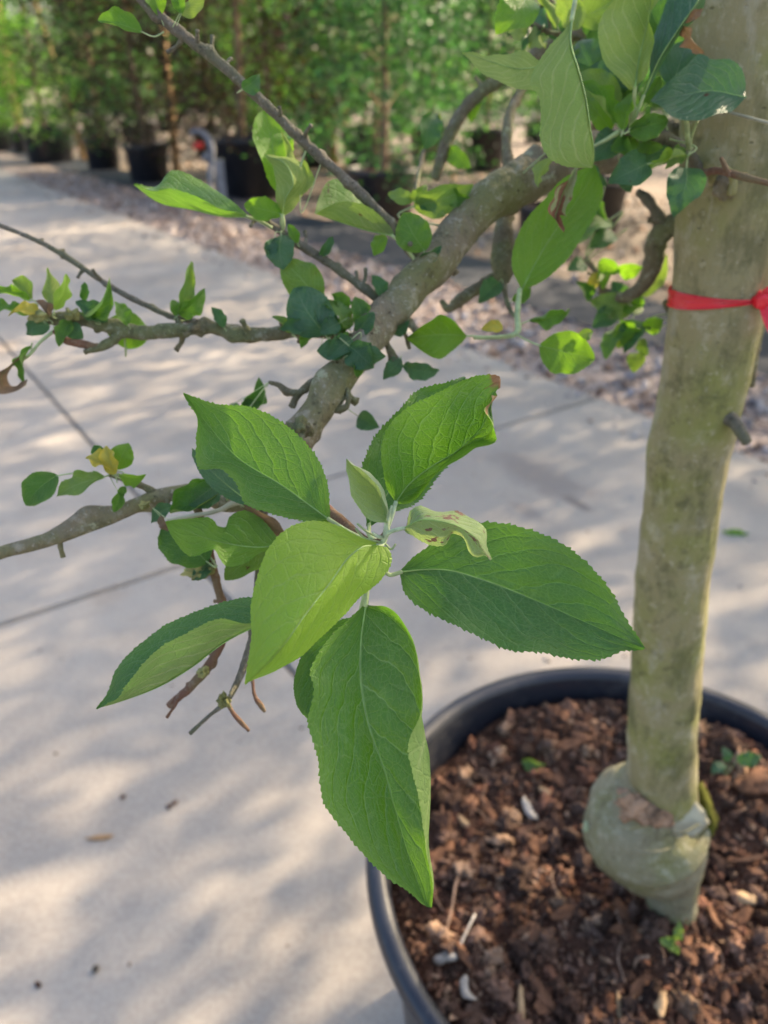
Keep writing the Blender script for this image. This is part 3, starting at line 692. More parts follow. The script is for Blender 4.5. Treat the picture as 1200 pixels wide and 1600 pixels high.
for i in range(n):
    o = link('bark_chip', chips[i % 9], soil, pos[i] - so + np.array([0, 0, .004])); s = .55 + .9 * random.random() ** 2
    o.scale = (s, s, s); o.rotation_euler = (random.uniform(-.5, .5), random.uniform(-.5, .5), random.uniform(0, 6.28))
fib = []
for k in range(4):
    L = .03 + .012 * k; s = spline([(-L / 2, 0, 0), (-L * .15, .003 * (k - 1), .003), (L * .2, -.002, .004), (L / 2, .003, 0)], 8); V, F = tube(s, [.0008] * 8, 5); fib.append(mesh_data('fibre', V, F, None, None, True, (M['straw'],)))
pos = disc_pos(42, rg, .245)
for i in range(42):
    o = link('root_fibre', fib[i % 4], soil, pos[i] - so + np.array([0, 0, .005])); o.rotation_euler = (random.uniform(-.3, .3), random.uniform(-.3, .3), random.uniform(0, 6.28)); s = .5 + .6 * random.random(); o.scale = (s, s, s)
def on_soil(x, y):
    p = G(x, y, SOIL_Z)
    for _ in range(3): p = G(x, y, soil_h(p.x, p.y))
    return p
def loose(name, px, py, l, w, h, rz, mat, label, cat, seed, tilt=.25, bend=.2):
    p = on_soil(px, py); V, F = lump(3, seed, .5, 1.0, 1.4); V = V * np.array([l, w, h]) / 2; V[:, 2] += bend * l * (V[:, 0] / l) ** 2 * 2
    me = mesh_data(name, V, F, None, None, True, (mat,)); o = link(name, me, None, p + Vector((0, 0, h * .5 + .003))); o.rotation_euler = (tilt, -tilt * .5, rz); tag(o, label, cat); return o
loose('wood_chip', 826, 1273, .028, .013, .009, 1.9, M['pale_chip'], 'pale split wood chip lying in the middle of the soil', 'wood chip', 301)
loose('wood_chip', 822, 1080, .020, .010, .008, 1.2, M['wood_chip'], 'light brown chip near the back rim of the pot', 'wood chip', 302)
loose('wood_chip', 986, 1150, .014, .011, .007, .2, M['wood_chip'], 'tan chip touching the left side of the trunk', 'wood chip', 303)
loose('wood_chip', 1161, 1411, .022, .011, .008, -.3, M['wood_chip'], 'honey coloured chip right of the bulging trunk base', 'wood chip', 304)
loose('wood_chip', 838, 1330, .026, .018, .012, .5, M['bark_chip'], 'rounded brown bark piece below the pale split chip', 'bark piece', 305)
loose('wood_chip', 1112, 1440, .022, .013, .006, 1.9, M['bark_chip'], 'brown tilted flake below the trunk base on the right', 'wood chip', 306, .7)
loose('wood_chip', 725, 1292, .018, .008, .006, 2.2, M['wood_chip'], 'small tan sliver left of the pale split chip', 'wood chip', 307)
loose('wood_chip', 850, 1242, .013, .006, .006, 2.7, M['wood_chip'], 'small orange sliver above the pale split chip', 'wood chip', 308)
loose('wood_chip', 812, 1576, .026, .008, .006, 1.5, M['wood_chip'], 'tan stick-like chip at the bottom edge of the picture', 'wood chip', 309)
loose('wood_chip', 966, 1580, .026, .007, .005, 1.5, M['wood_chip'], 'thin tan upright splinter at the bottom edge', 'wood chip', 310, .6)
loose('wood_chip', 727, 1555, .024, .009, .006, 1.9, M['pale_chip'], 'curved pale husk in the soil near the front rim', 'husk', 311, .3, .9)
loose('bark_piece', 1180, 1235, .05, .028, .016, .2, M['bark_chip'], 'large brown bark slab at the right edge of the soil', 'bark piece', 312)
loose('bark_piece', 1140, 1130, .032, .014, .01, .1, M['bark_chip'], 'brown bark piece behind the trunk near the back rim', 'bark piece', 313)
loose('wood_chip', 1030, 1575, .022, .010, .008, 1.1, M['wood_chip'], 'tan chip at the bottom edge right of the thin splinter', 'wood chip', 314)
# bone-white bit with a thin twig leaning on it
p = on_soil(697, 1500); V, F = tube(spline([P(677, 1500, .62), P(690, 1497, .615), P(705, 1492, .615), P(720, 1494, .62)], 14), [.002, .004, .005, .0055, .005, .0045, .005, .0055, .005, .0045, .0045, .004, .003, .002], 8, .3, 150)
V = V + (np.array(p) + np.array([0, 0, .004]) - V.mean(0)); o = build('pale_husk', V, F, M['pale_chip']); tag(o, 'white knobbly husk in the soil near the left rim', 'husk')
a = on_soil(705, 1440); b_ = on_soil(712, 1500); s = spline([on_soil(715, 1490) + Vector((0, 0, .006)), on_soil(728, 1470) + Vector((0, 0, .016)), on_soil(740, 1450) + Vector((0, 0, .022))], 10)
V, F = tube(s, [.0013] * 10, 6, .2, 100); o = build('dry_stem', V, F, M['pale_chip']); tag(o, 'short grey stem sticking up beside the white husk', 'twig')
s = spline([on_soil(690, 1480) + Vector((0, 0, .004)), on_soil(705, 1430) + Vector((0, 0, .010)), on_soil(712, 1390) + Vector((0, 0, .012)), on_soil(718, 1370) + Vector((0, 0, .004))], 14)
V, F = tube(s, [.0013] * 14, 6, .2, 100); o = build('dry_stem', V, F, M['straw']); tag(o, 'long thin brown stem on the soil above the white husk', 'twig')

# ------------------------------------------------------------------ leaves
VDIR = lambda p: (Vector((0, 0, CAM_H)) - Vector(p)).normalized()
def finish_leaf(name, Pg, ss, tt, mat, parent, face, ref, teeth, tooth, quilt, mid_r, pet, pet_mat, seed, label=None, belly=0.0):
    """Pg: grid (nt, ns, 3) of points; adds bulges, teeth, midrib, stalk"""
    nt, ns = Pg.shape[:2]
    du = np.gradient(Pg, axis=1); dv = np.gradient(Pg, axis=0); nm = np.cross(du, dv); nm /= np.linalg.norm(nm, axis=2)[:, :, None] + 1e-12
    sel = np.ones(nt, bool) if ref == 0 else (tt * ref > .05)
    view = np.array([0, 0, CAM_H]) - Pg; view /= np.linalg.norm(view, axis=2)[:, :, None]
    flip = (np.mean(np.sum(nm * view, axis=2)[sel][:, 2:-2]) * face) < 0
    if flip: nm = -nm
    A = np.abs(tt)[:, None]; S = ss[None, :]
    wv = S ** .92 * 7.2 + .42 * (tt[:, None] > 0) - 2.5 * A ** .9 - 1.2 * A ** 3
    bul = np.cos(2 * np.pi * wv) * np.minimum(1, A * 4) * (1 - A ** 2 * .6) * np.sin(np.pi * S) ** .5
    rgl = np.random.default_rng(seed)
    und = sum(rgl.normal() * np.sin(2 * np.pi * (f * S + rgl.random()) + tt[:, None] * rgl.normal() * 2) for f in (1.3, 2.2, 3.4)) * A
    L = np.linalg.norm(np.diff(Pg[nt // 2], axis=0), axis=1).sum()
    disp = quilt * L * (bul * .28 + und * 1.25) + belly * L * np.sin(np.pi * A) * np.sin(np.pi * S)
    Pg = Pg + nm * disp[:, :, None]
    if teeth:
        ph = (S[0] * teeth + .15 * np.sin(S[0] * 57 + seed)) % 1.0; prof = np.where(ph < .72, ph / .72, (1 - ph) / .28); prof = prof * (1 + .35 * np.sin(S[0] * 91 + seed))
        env = np.minimum(1, np.minimum(S[0] * 12, (1 - S[0]) * 14))
        for e, inn in ((0, 1), (nt - 1, nt - 2)):
            out = Pg[e] - Pg[inn]; out /= np.linalg.norm(out, axis=1)[:, None] + 1e-9
            fw = np.gradient(Pg[e], axis=0); fw /= np.linalg.norm(fw, axis=1)[:, None] + 1e-9
            Pg[e] = Pg[e] + (out * .85 + fw * .45) * (tooth * L * prof * env)[:, None]
    V = Pg.reshape(-1, 3)
    idx = np.arange(nt * ns).reshape(nt, ns)
    q = np.stack([idx[:-1, :-1], idx[:-1, 1:], idx[1:, 1:], idx[1:, :-1]], 2).reshape(-1, 4)
    if flip: q = q[:, ::-1]
    uv = np.stack([np.broadcast_to(S, (nt, ns)), np.broadcast_to(tt[:, None] * .5 + .5, (nt, ns))], 2).reshape(-1, 2)
    lf = build(name, V, np.ascontiguousarray(q), mat, parent, uv)
    if label: lf['label'] = label
    mid = Pg[nt // 2]
    if mid_r:
        k = max(1, ns // 50); mp = mid[::k] - nm[nt // 2][::k] * mid_r * .25; rr = .62 * mid_r * (1 - .8 * np.linspace(0, 1, len(mp)) ** .8)
        V, F = tube(mp, rr, 6); build('midrib', V, F, M['midrib'], lf)
    if pet:
        pr = max(mid_r * 1.15, min(.0008, L * .014))
        pts = [Vector(mid[min(2, ns - 1)])] + [q_ if isinstance(q_, Vector) else P(*q_) for q_ in pet]; s = spline(pts, max(6, 5 * len(pts))); V, F = tube(s, np.linspace(pr, pr * 1.25, len(s)), 7); build('petiole', V, F, pet_mat, lf)
    return lf
def lofted(curves, db, dt, mat, parent, bow=0.0, face=1, ref=0, ns=170, nh=13, teeth=44, tooth=.011, quilt=.0075, mid_r=.0007, pet=None, pet_mat=None, seed=1, label=None, belly=0.0):
    """leaf whose margins and midrib follow curves; curves = (t, pixel points base to tip, distance offset)"""
    cs = []
    for (t, pts, off) in curves:
        p = np.asarray(pts, float); c = np.concatenate([[0], np.cumsum(np.linalg.norm(np.diff(p, axis=0), axis=1) + 1e-9)]); c /= c[-1]
        w = [tuple(P(x, y, db + (dt - db) * s + bow * 4 * s * (1 - s) + off * math.sin(math.pi * min(1, max(0, s))) ** .8)) for (x, y), s in zip(pts, c)]
        cs.append((t, spline(w, ns)))
    cs.sort(key=lambda q: q[0]); T = np.array([c[0] for c in cs]); C = np.stack([c[1] for c in cs])
    i0 = int(np.where(np.abs(T) < 1e-9)[0][0]); rows = []; tt = np.concatenate([-np.linspace(1, 0, nh)[:-1] ** .9, [0.0], np.linspace(0, 1, nh)[1:] ** .9])
    Wl = hermite(T[:i0 + 1], tt[:nh]); Wr = hermite(T[i0:], tt[nh - 1:])
    Pg = np.concatenate([np.einsum('ak,ksc->asc', Wl, C[:i0 + 1])[:-1], np.einsum('ak,ksc->asc', Wr, C[i0:])])
    return finish_leaf('leaf', Pg, np.linspace(0, 1, ns), tt, mat, parent, face, ref, teeth, tooth, quilt, mid_r, pet, pet_mat or M['petiole'], seed, label, belly)
def grown(b, t, w, mat, parent, roll=0.0, fold=20.0, bow=.12, curl=0.12, wave=.075, tipcurl=0.0, ns=56, nh=7, teeth=22, tooth=.018, quilt=.009, mid_r=None, pet=None, pet_mat=None, seed=None, label=None, skew=0.0, widest=.45):
    """leaf from its base and tip (pixel x, y, distance); roll 0 shows the upper side to the camera, 180 the underside"""
    seed = seed if seed is not None else int(abs(b[0] * 7 + b[1] * 3 + t[0]))
    B, T_ = np.array(P(*b)), np.array(P(*t)); L = np.linalg.norm(T_ - B); ax = (T_ - B) / L
    vd = np.array(VDIR((B + T_) / 2)); n0 = vd - ax * vd.dot(ax); n0 /= np.linalg.norm(n0); sd = np.cross(ax, n0)
    r = R(roll); n_, sd = n0 * math.cos(r) + sd * math.sin(r), sd * math.cos(r) - n0 * math.sin(r)
    ss = np.linspace(0, 1, ns); tt = np.concatenate([-np.linspace(1, 0, nh)[:-1], [0.0], np.linspace(0, 1, nh)[1:]])
    pe = widest / (1 - widest) * .82; f = (ss + 1e-6) ** pe * (1 - ss) ** .82; f = f / f.max() * w * L
    f *= 1 - .12 * ss ** 6
    rgl = np.random.default_rng(seed); tipcurl = tipcurl + .22 * rgl.random() ** 2; skew = skew + .05 * rgl.normal(); curl = curl + .25 * rgl.normal(); roll_j = R(9) * rgl.normal()
    n_, sd = n_ * math.cos(roll_j) + sd * math.sin(roll_j), sd * math.cos(roll_j) - n_ * math.sin(roll_j)
    mid = B + np.outer(ss, T_ - B) + np.outer(bow * L * 4 * ss * (1 - ss) - tipcurl * L * ss ** 4, n_) + np.outer(skew * L * np.sin(np.pi * ss), sd)
    Pg = np.zeros((len(tt), ns, 3)); ph1, ph2 = rgl.random(2) * 6.28
    for i, t_ in enumerate(tt):
        a = abs(t_); sg = np.sign(t_); ang = R(fold) + curl * a * (1 + .3 * np.sin(ss * 5 + ph1))
        wz = wave * L * a ** 2 * np.sin(2 * np.pi * (2.1 + .5 * sg) * ss + (ph1 if sg > 0 else ph2)) * np.sin(np.pi * ss)
        Pg[i] = mid + (f * a * np.cos(ang) * sg)[:, None] * sd + (f * a * np.sin(ang) + wz)[:, None] * n_
    if pet is None and parent is tree and BRP:
        bp = np.concatenate(BRP); dq = np.linalg.norm(bp - B - ax * .004, axis=1); k_ = int(np.argmin(dq)); dk_ = np.linalg.norm(bp[k_] - B)
        if .0025 < dk_ < .045: pet = [Vector(B - ax * min(.35 * dk_, .008) + n_ * .1 * dk_), Vector(bp[k_])]
    # orientation follows n_: express as face relative to the camera
    cosr = math.cos(r); face = 1 if cosr >= 0 else -1
    return finish_leaf('leaf', Pg, ss, tt, mat, parent, face, 0, teeth, tooth, quilt, L * .008 if mid_r is None else mid_r, pet, pet_mat or M['petiole'], seed, label)

# ------------------------------------------------------------------ the apple tree
tb = on_soil(1058, 1425)
tree = empty('apple_tree', tb, 'young apple tree with grafted bulging base growing in the big front pot', 'tree')
TRP = [(1060, 1432, .782, 84), (1058, 1400, .766, 90), (1050, 1368, .748, 104)]
# trunk above the graft, up out of the picture
tw = [(1040, 1318, .738, 100), (1036, 1278, .722, 103), (1035, 1235, .702, 105), (1034, 1160, .668, 103), (1040, 1060, .632, 105), (1050, 920, .588, 110), (1066, 780, .553, 117), (1082, 680, .532, 124), (1104, 580, .512, 132), (1121, 480, .494, 142), (1132, 380, .478, 148), (1141, 280, .463, 156), (1147, 180, .449, 160), (1157, 60, .433, 166), (1168, -60, .418, 172), (1185, -260, .397, 176), (1215, -520, .374, 172), (1260, -900, .35, 160), (1330, -1500, .325, 140)]
bump_t = [(.40, 2.0, .002, .012), (.55, 4.2, .0016, .01), (.30, .6, .0015, .01)]
V, F = ptube(tw, 230, 40, .05, 26, bump_t); build('trunk', V, F, M['trunk'], tree)
gw = [(1050, 1446, .790, 78), (1048, 1395, .768, 78), (1046, 1366, .757, 92), (1040, 1350, .751, 118), (1030, 1334, .745, 144), (1017, 1314, .737, 168), (1006, 1290, .728, 182), (1004, 1266, .719, 168), (1012, 1248, .712, 138), (1022, 1233, .7055, 117), (1030, 1214, .697, 107), (1033, 1194, .690, 100)]
V, F = ptube(gw, 120, 64, .09, 22, [(.30, 1.0, .005, .05), (.62, 3.6, .005, .05), (.5, 5.0, .004, .05), (.75, 2.2, .004, .04)]); gu = build('graft_union', V, F, M['graft'], tree); gu['label'] = 'swollen green grey graft bulge at the foot of the trunk'
def patch(name, px, py, d, sx, sy, sz, mat, parent, seed, amp=.5, tilt=0.0, sub=3, label=None):
    V, F = lump(sub, seed, amp, 1.0, 1.6); c = P(px, py, d); rt = Vector((1, 0, 0)); up = Vector((0, SP, CP)); fw = Vector((0, CP, -SP))
    A = rt * math.cos(tilt) + up * math.sin(tilt); B = up * math.cos(tilt) - rt * math.sin(tilt)
    k = d / FPX / 2
    W = [tuple(c + A * v[0] * sx * k + B * v[1] * sy * k + fw * v[2] * sz) for v in V]
    o = build(name, W, [tuple(f) for f in F], mat, parent)
    if label: o['label'] = label
    return o
patch('moss_patch', 1097, 1270, .712, 40, 84, .016, M['moss'], tree, 401, .3, .15)
patch('bark_scar', 988, 1262, .674, 50, 40, .0035, M['wound'], gu, 402, .95, -.4, 4)
patch('bark_scar', 1032, 1272, .672, 50, 34, .0035, M['wound'], gu, 403, .95, .5, 4)
patch('peeling_bark', 1066, 1272, .680, 62, 74, .003, M['pale_bark'], gu, 404, .6, .6)
patch('peeling_bark', 1074, 1345, .722, 36, 66, .003, M['pale_bark'], gu, 405, .9, .1, 4)
for (px_, py_, w1, w2, h_) in ((950, 1286, 1010, 1292, 4), (985, 1330, 1060, 1322, 4), (930, 1245, 985, 1238, 3), (1040, 1305, 1092, 1288, 4)):
    dz = .728 - .073 + abs((px_ + w1) / 2 - 1010) * .0002
    V, F = ptube([(px_, py_, dz + .012, 3), ((px_ + w1) / 2, (py_ + w2) / 2 + 5, dz, h_), (w1, w2, dz + .008, 3)], 16, 6, .4, 200); build('bark_ridge', V, F, M['graft'], gu)
patch('bud', 918, 1292, .712, 14, 18, .004, M['leaf_bud'], gu, 406, .3)
patch('knot', 1131, 294, .4365, 34, 42, .004, M['bough'], tree, 407, .5)
V, F = ptube([(1112, 285, .44, 14), (1118, 268, .428, 12), (1135, 264, .426, 10), (1146, 282, .428, 12), (1143, 304, .432, 14)], 20, 8, .2, 90); build('knot_ring', V, F, M['trunk'], tree)
V, F = ptube([(1120, 660, .51, 30), (1136, 652, .502, 27), (1148, 660, .496, 21), (1158, 676, .493, 18), (1167, 692, .49, 16)], 20, 12, .18, 120); build('cut_stub', V, F, M['twig_grey'], tree)

BRP = []
def bough(name, pts, mat, bumps=0, n=None, sides=12, knob=.12, ks=70, parent=None, label=None):
    bl = [(random.uniform(.05, .95), random.uniform(0, 6.28), random.uniform(.25, .7) * pts[len(pts) // 2][3] * pts[0][2] / FPX / 2, random.uniform(.006, .018)) for _ in range(bumps)]
    V, F = ptube(pts, n, sides, knob * 1.25, ks, bl); o = build(name, V, F, mat, parent or tree)
    cen = spline([tuple(P(x, y, d)) + (wp * d / FPX / 2,) for (x, y, d, wp) in pts], 60); BRP.append(cen[:, :3])
    if bumps >= 8:                                    # short dead spurs and bud scars standing off the wood
        tg = np.gradient(cen[:, :3], axis=0); sp_n = bumps // 2
        for _ in range(sp_n):
            i = random.randrange(3, 57); t_ = Vector(tg[i]).normalized(); q = Vector((random.gauss(0, 1), random.gauss(0, 1), random.gauss(0, 1))); q = (q - t_ * q.dot(t_)).normalized()
            L = random.uniform(.003, .010); rr = max(.0009, min(.0022, cen[i, 3] * .4)); c0 = Vector(cen[i, :3]) + q * cen[i, 3] * .6
            l = spline([tuple(c0) + (rr * 1.4,), tuple(c0 + q * (cen[i, 3] * .4 + L * .4) + t_ * L * .15) + (rr * .9,), tuple(c0 + q * (cen[i, 3] * .4 + L) + t_ * L * random.uniform(.1, .6)) + (rr * 1.05,)], 9)
            V, F = tube(l[:, :3], l[:, 3], 8, .35, 300); build('spur', V, F, mat, o)
    if label: o['label'] = label
    return o
main = bough('branch', [(1135, 218, .487, 54), (1060, 222, .486, 56), (1000, 228, .478, 58), (930, 240, .462, 63), (860, 264, .447, 68), (800, 290, .436, 69), (758, 318, .43, 65), (715, 365, .423, 59), (680, 412, .415, 57), (640, 452, .408, 57), (605, 492, .40, 56), (572, 540, .392, 51), (535, 588, .384, 47), (505, 630, .378, 45), (478, 672, .373, 45), (458, 708, .370, 41), (428, 748, .364, 36), (402, 780, .36, 29), (365, 790, .361, 23), (300, 770, .364, 25), (245, 776, .366, 23), (190, 800, .366, 22), (100, 836, .366, 21), (0, 864, .366, 20), (-90, 890, .366, 20)], M['bough'], 20, 330, 26, .13, 60, label='thick crooked bough running from the trunk to the lower left')
patch('knot', 470, 672, .352, 34, 36, .006, M['twig'], main, 410, .9, .3)
tw1 = bough('twig', [(652, 402, .412, 20), (628, 372, .405, 18), (600, 340, .398, 17), (545, 285, .39, 16), (485, 232, .382, 16), (430, 178, .374, 16), (382, 132, .368, 16), (330, 88, .362, 17), (270, 42, .356, 17), (225, 4, .350, 15), (190, -40, .345, 14)], M['twig_grey'], 16, 140, 10, .16, 140)
tw2 = bough('twig', [(606, 480, .405, 18), (575, 455, .402, 15), (540, 430, .40, 14), (500, 402, .398, 14), (462, 378, .396, 13), (425, 352, .393, 11), (388, 336, .39, 8)], M['twig_grey'], 8, 90, 10, .18, 140)
br3 = bough('branch', [(566, 545, .395, 26), (530, 525, .398, 20), (480, 518, .40, 19), (420, 522, .402, 20), (368, 522, .402, 24), (330, 512, .402, 22), (280, 516, .40, 21), (230, 520, .40, 22), (190, 514, .40, 24), (150, 504, .40, 20), (100, 498, .398, 22), (48, 497, .396, 16)], M['twig'], 22, 150, 14, .25, 110, label='knobbly lichen covered side branch pointing left')
tw3 = bough('twig', [(400, 520, .402, 14), (335, 508, .405, 13), (268, 494, .408, 9), (222, 474, .41, 9), (170, 446, .412, 9), (120, 412, .414, 9), (70, 382, .416, 8), (20, 360, .418, 7), (-30, 342, .42, 7)], M['twig_grey'], 12, 120, 8, .2, 160)
bough('spur', [(190, 520, .399, 18), (172, 535, .397, 15), (150, 545, .396, 12), (132, 550, .395, 9)], M['twig'], 4, 30, 9, .3, 150)
bough('spur', [(160, 542, .397, 11), (130, 538, .395, 12), (100, 530, .393, 10), (85, 516, .392, 8)], M['twig_red'], 4, 30, 9, .3, 150)
bough('spur', [(532, 572, .388, 18), (496, 592, .387, 13), (478, 605, .386, 12), (462, 622, .385, 13), (455, 636, .385, 10)], M['twig'], 4, 34, 9, .25, 130)
bough('spur', [(470, 615, .385, 11), (448, 612, .384, 13), (436, 602, .383, 9), (420, 597, .382, 6)], M['twig'], 4, 30, 9, .25, 130)
bough('spur', [(515, 632, .380, 20), (528, 640, .378, 14), (540, 636, .377, 9), (545, 618, .377, 9), (540, 604, .378, 8)], M['twig'], 3, 30, 9, .25, 130)
bough('spur', [(596, 520, .40, 12), (606, 540, .40, 10), (615, 562, .40, 16), (618, 574, .40, 10)], M['twig'], 3, 26, 9, .3, 130)
bough('spur', [(640, 500, .41, 12), (622, 505, .412, 10), (632, 520, .412, 8), (640, 545, .413, 6)], M['twig'], 3, 26, 9, .3, 130)
sh = bough('shoot', [(440, 752, .364, 30), (480, 775, .345, 22), (530, 812, .318, 18), (572, 846, .295, 17), (592, 848, .284, 15), (604, 832, .276, 11)], M['twig_red'], 0, 60, 10, .08, 120)
tw4 = bough('twig', [(300, 775, .366, 14), (320, 830, .366, 13), (330, 875, .366, 13), (340, 915, .366, 14), (350, 960, .366, 12), (348, 1000, .366, 12), (325, 1040, .366, 15), (295, 1076, .366, 13), (263, 1103, .366, 10)], M['twig_red'], 12, 90, 10, .22, 150)
tw5 = bough('twig', [(412, 790, .362, 14), (405, 880, .362, 12), (400, 960, .362, 12), (388, 1020, .362, 13), (374, 1058, .362, 12), (356, 1094, .362, 8), (325, 1120, .362, 6), (297, 1146, .362, 6)], M['twig_grey'], 8, 90, 10, .2, 150)
bough('twig', [(354, 1096, .362, 9), (366, 1116, .362, 7), (378, 1130, .362, 8), (389, 1142, .362, 6)], M['twig_red'], 3, 30, 8, .25, 150)
bough('twig', [(386, 1024, .362, 7), (394, 1062, .362, 6), (399, 1090, .362, 6), (408, 1104, .362, 9), (414, 1112, .362, 5)], M['twig_red'], 2, 20, 8, .3, 150)
patch('lichen_patch', 318, 1050, .361, 18, 16, .004, M['lichen'], tree, 420, .6)
patch('lichen_patch', 350, 1096, .360, 15, 20, .003, M['lichen'], tree, 421, .95, .3, 4)
patch('lichen_patch', 312, 892, .360, 44, 26, .005, M['lichen'], tree, 422, .9, .2)
patch('lichen_patch', 226, 790, .357, 14, 12, .003, M['lichen'], tree, 423, .9, .3, 4)
patch('lichen_patch', 112, 492, .390, 18, 16, .003, M['lichen'], tree, 424, .95, 0, 4)
patch('lichen_patch', 62, 494, .389, 26, 16, .003, M['lichen'], tree, 425, .95, .1, 4)
bough('spur', [(245, 772, .365, 12), (220, 758, .365, 10), (200, 752, .365, 8), (170, 742, .365, 6)], M['twig'], 4, 40, 9, .25, 150)
# branches behind the bough
bough('branch', [(1100, 10, .52, 22), (1000, 22, .53, 20), (930, 42, .535, 20), (868, 66, .54, 20), (800, 112, .545, 18), (742, 152, .55, 19), (708, 200, .55, 20), (690, 246, .55, 18), (680, 280, .55, 12)], M['twig'], 10, 120, 10, .25, 90)
bough('branch', [(822, 130, .54, 12), (798, 175, .52, 15), (792, 225, .50, 17), (796, 275, .485, 19), (790, 330, .475, 22), (786, 380, .465, 33), (786, 425, .46, 34), (784, 440, .46, 24)], M['twig'], 6, 90, 12, .15, 90)
bough('twig', [(786, 428, .465, 20), (755, 445, .468, 17), (722, 466, .47, 18), (700, 482, .472, 12), (690, 470, .474, 8)], M['twig'], 6, 50, 10, .2, 110)
bough('branch', [(1075, 350, .49, 40), (1048, 352, .495, 38), (1030, 368, .50, 34), (1022, 405, .51, 30), (1008, 442, .52, 24), (978, 464, .53, 18), (945, 455, .54, 12), (932, 425, .545, 9), (915, 404, .55, 9)], M['twig'], 8, 100, 14, .15, 80, label='short side branch curving down left of the trunk')
bough('spur', [(1040, 350, .495, 22), (1022, 328, .49, 15), (1008, 308, .487, 16), (996, 300, .485, 11)], M['twig_grey'], 4, 34, 10, .2, 130)
bough('spur', [(1090, 268, .45, 20), (1078, 240, .43, 16), (1060, 226, .42, 17), (1035, 214, .41, 18), (1008, 210, .402, 16), (975, 206, .398, 10)], M['twig_grey'], 5, 60, 12, .15, 180)
bough('twig', [(1100, 270, .43, 12), (1130, 268, .41, 11), (1160, 276, .405, 11), (1200, 286, .40, 10), (1260, 300, .40, 9)], M['twig_red'], 5, 50, 9, .15, 140)
bough('twig', [(1140, 276, .407, 6), (1132, 258, .405, 7), (1126, 246, .404, 5)], M['twig_red'], 1, 16, 8, .2, 140)
bough('twig', [(1140, 176, .42, 4), (1170, 184, .41, 5), (1200, 192, .40, 5), (1260, 210, .40, 5)], M['pale_bark'], 0, 30, 7, .15, 140)
bough('twig', [(1195, 490, .53, 14), (1185, 530, .53, 12), (1178, 570, .53, 11), (1175, 604, .53, 9)], M['twig'], 4, 30, 9, .2, 120)
bough('branch', [(1040, 470, .54, 14), (1060, 500, .535, 16), (1090, 520, .53, 18), (1120, 520, .52, 18)], M['twig'], 2, 30, 9, .2, 120)

LF, LD, LT, LY, LB, LS, LG, LP = (M[k] for k in ('leaf', 'leaf_dark', 'leaf_teal', 'leaf_young', 'leaf_bud', 'leaf_spot', 'leaf_bright', 'leaf_pale'))
PW = M['petiole_w']
# --- the near cluster
lofted([(-1, [(515, 812), (512, 758), (492, 712), (440, 661), (390, 636), (332, 632), (287, 613)], -.006),
        (0, [(515, 812), (478, 785), (440, 758), (372, 716), (322, 660), (287, 613)], 0),
        (1, [(515, 812), (470, 811), (418, 800), (382, 784), (372, 758), (346, 733), (312, 730), (307, 690), (306, 652), (287, 613)], -.004)],
       .292, .300, LF, tree, bow=.006, seed=11, pet=[(540, 828, .29), (575, 846, .289)], mid_r=.0006)
lofted([(-1, [(400, 792), (385, 760), (362, 728), (330, 722), (300, 700)], 0), (0, [(400, 792), (370, 770), (340, 745), (300, 705)], 0.0), (1, [(400, 792), (370, 785), (335, 765), (312, 738), (300, 712)], 0)],
       .335, .335, LT, tree, seed=12, teeth=20, ns=80)
lofted([(-1, [(572, 822), (569, 770), (568, 722), (598, 668), (650, 615), (700, 598), (728, 589)], -.004), (0, [(575, 822), (600, 780), (640, 720), (690, 650), (728, 589)], .006), (1, [(580, 822), (640, 790), (700, 720), (735, 650), (728, 589)], 0)],
       .300, .312, LD, tree, seed=13, tooth=.016, pet=[(580, 840, .29), (592, 848, .287)])
lofted([(-1, [(616, 784), (600, 745), (593, 705), (600, 680), (632, 645), (678, 616), (722, 595), (760, 588), (783, 592), (782, 606)], -.006),
        (0, [(617, 786), (640, 756), (676, 728), (718, 702), (752, 668), (768, 636), (772, 608)], .006),
        (.62, [(618, 786), (652, 764), (700, 726), (736, 690), (762, 684), (775, 664), (766, 640), (776, 618)], .004),
        (1, [(619, 786), (645, 776), (682, 752), (712, 722), (738, 694), (776, 688), (772, 655), (757, 640), (770, 622)], -.009)],
       .274, .270, M['leaf_tip'], tree, bow=-.004, seed=14, mid_r=.0006, pet=[(612, 806, .272), (604, 826, .274)], pet_mat=PW, label='upright leaf with a curled brown edged tip')
lofted([(-1, [(624, 894), (664, 858), (702, 838), (742, 822), (793, 821), (840, 832), (888, 857), (929, 892), (957, 928), (972, 964), (1008, 1013)], -.002),
        (0, [(624, 894), (660, 890), (694, 890), (758, 907), (846, 942), (912, 971), (1008, 1013)], .0025),
        (1, [(624, 894), (634, 925), (664, 951), (708, 975), (758, 998), (795, 1015), (852, 1019), (898, 1027), (945, 1028), (972, 1016), (1008, 1013)], -.003)],
       .292, .278, LD, tree, bow=.004, seed=15, mid_r=.0007, pet=[(608, 898, .292), (596, 880, .29), (592, 858, .285)])
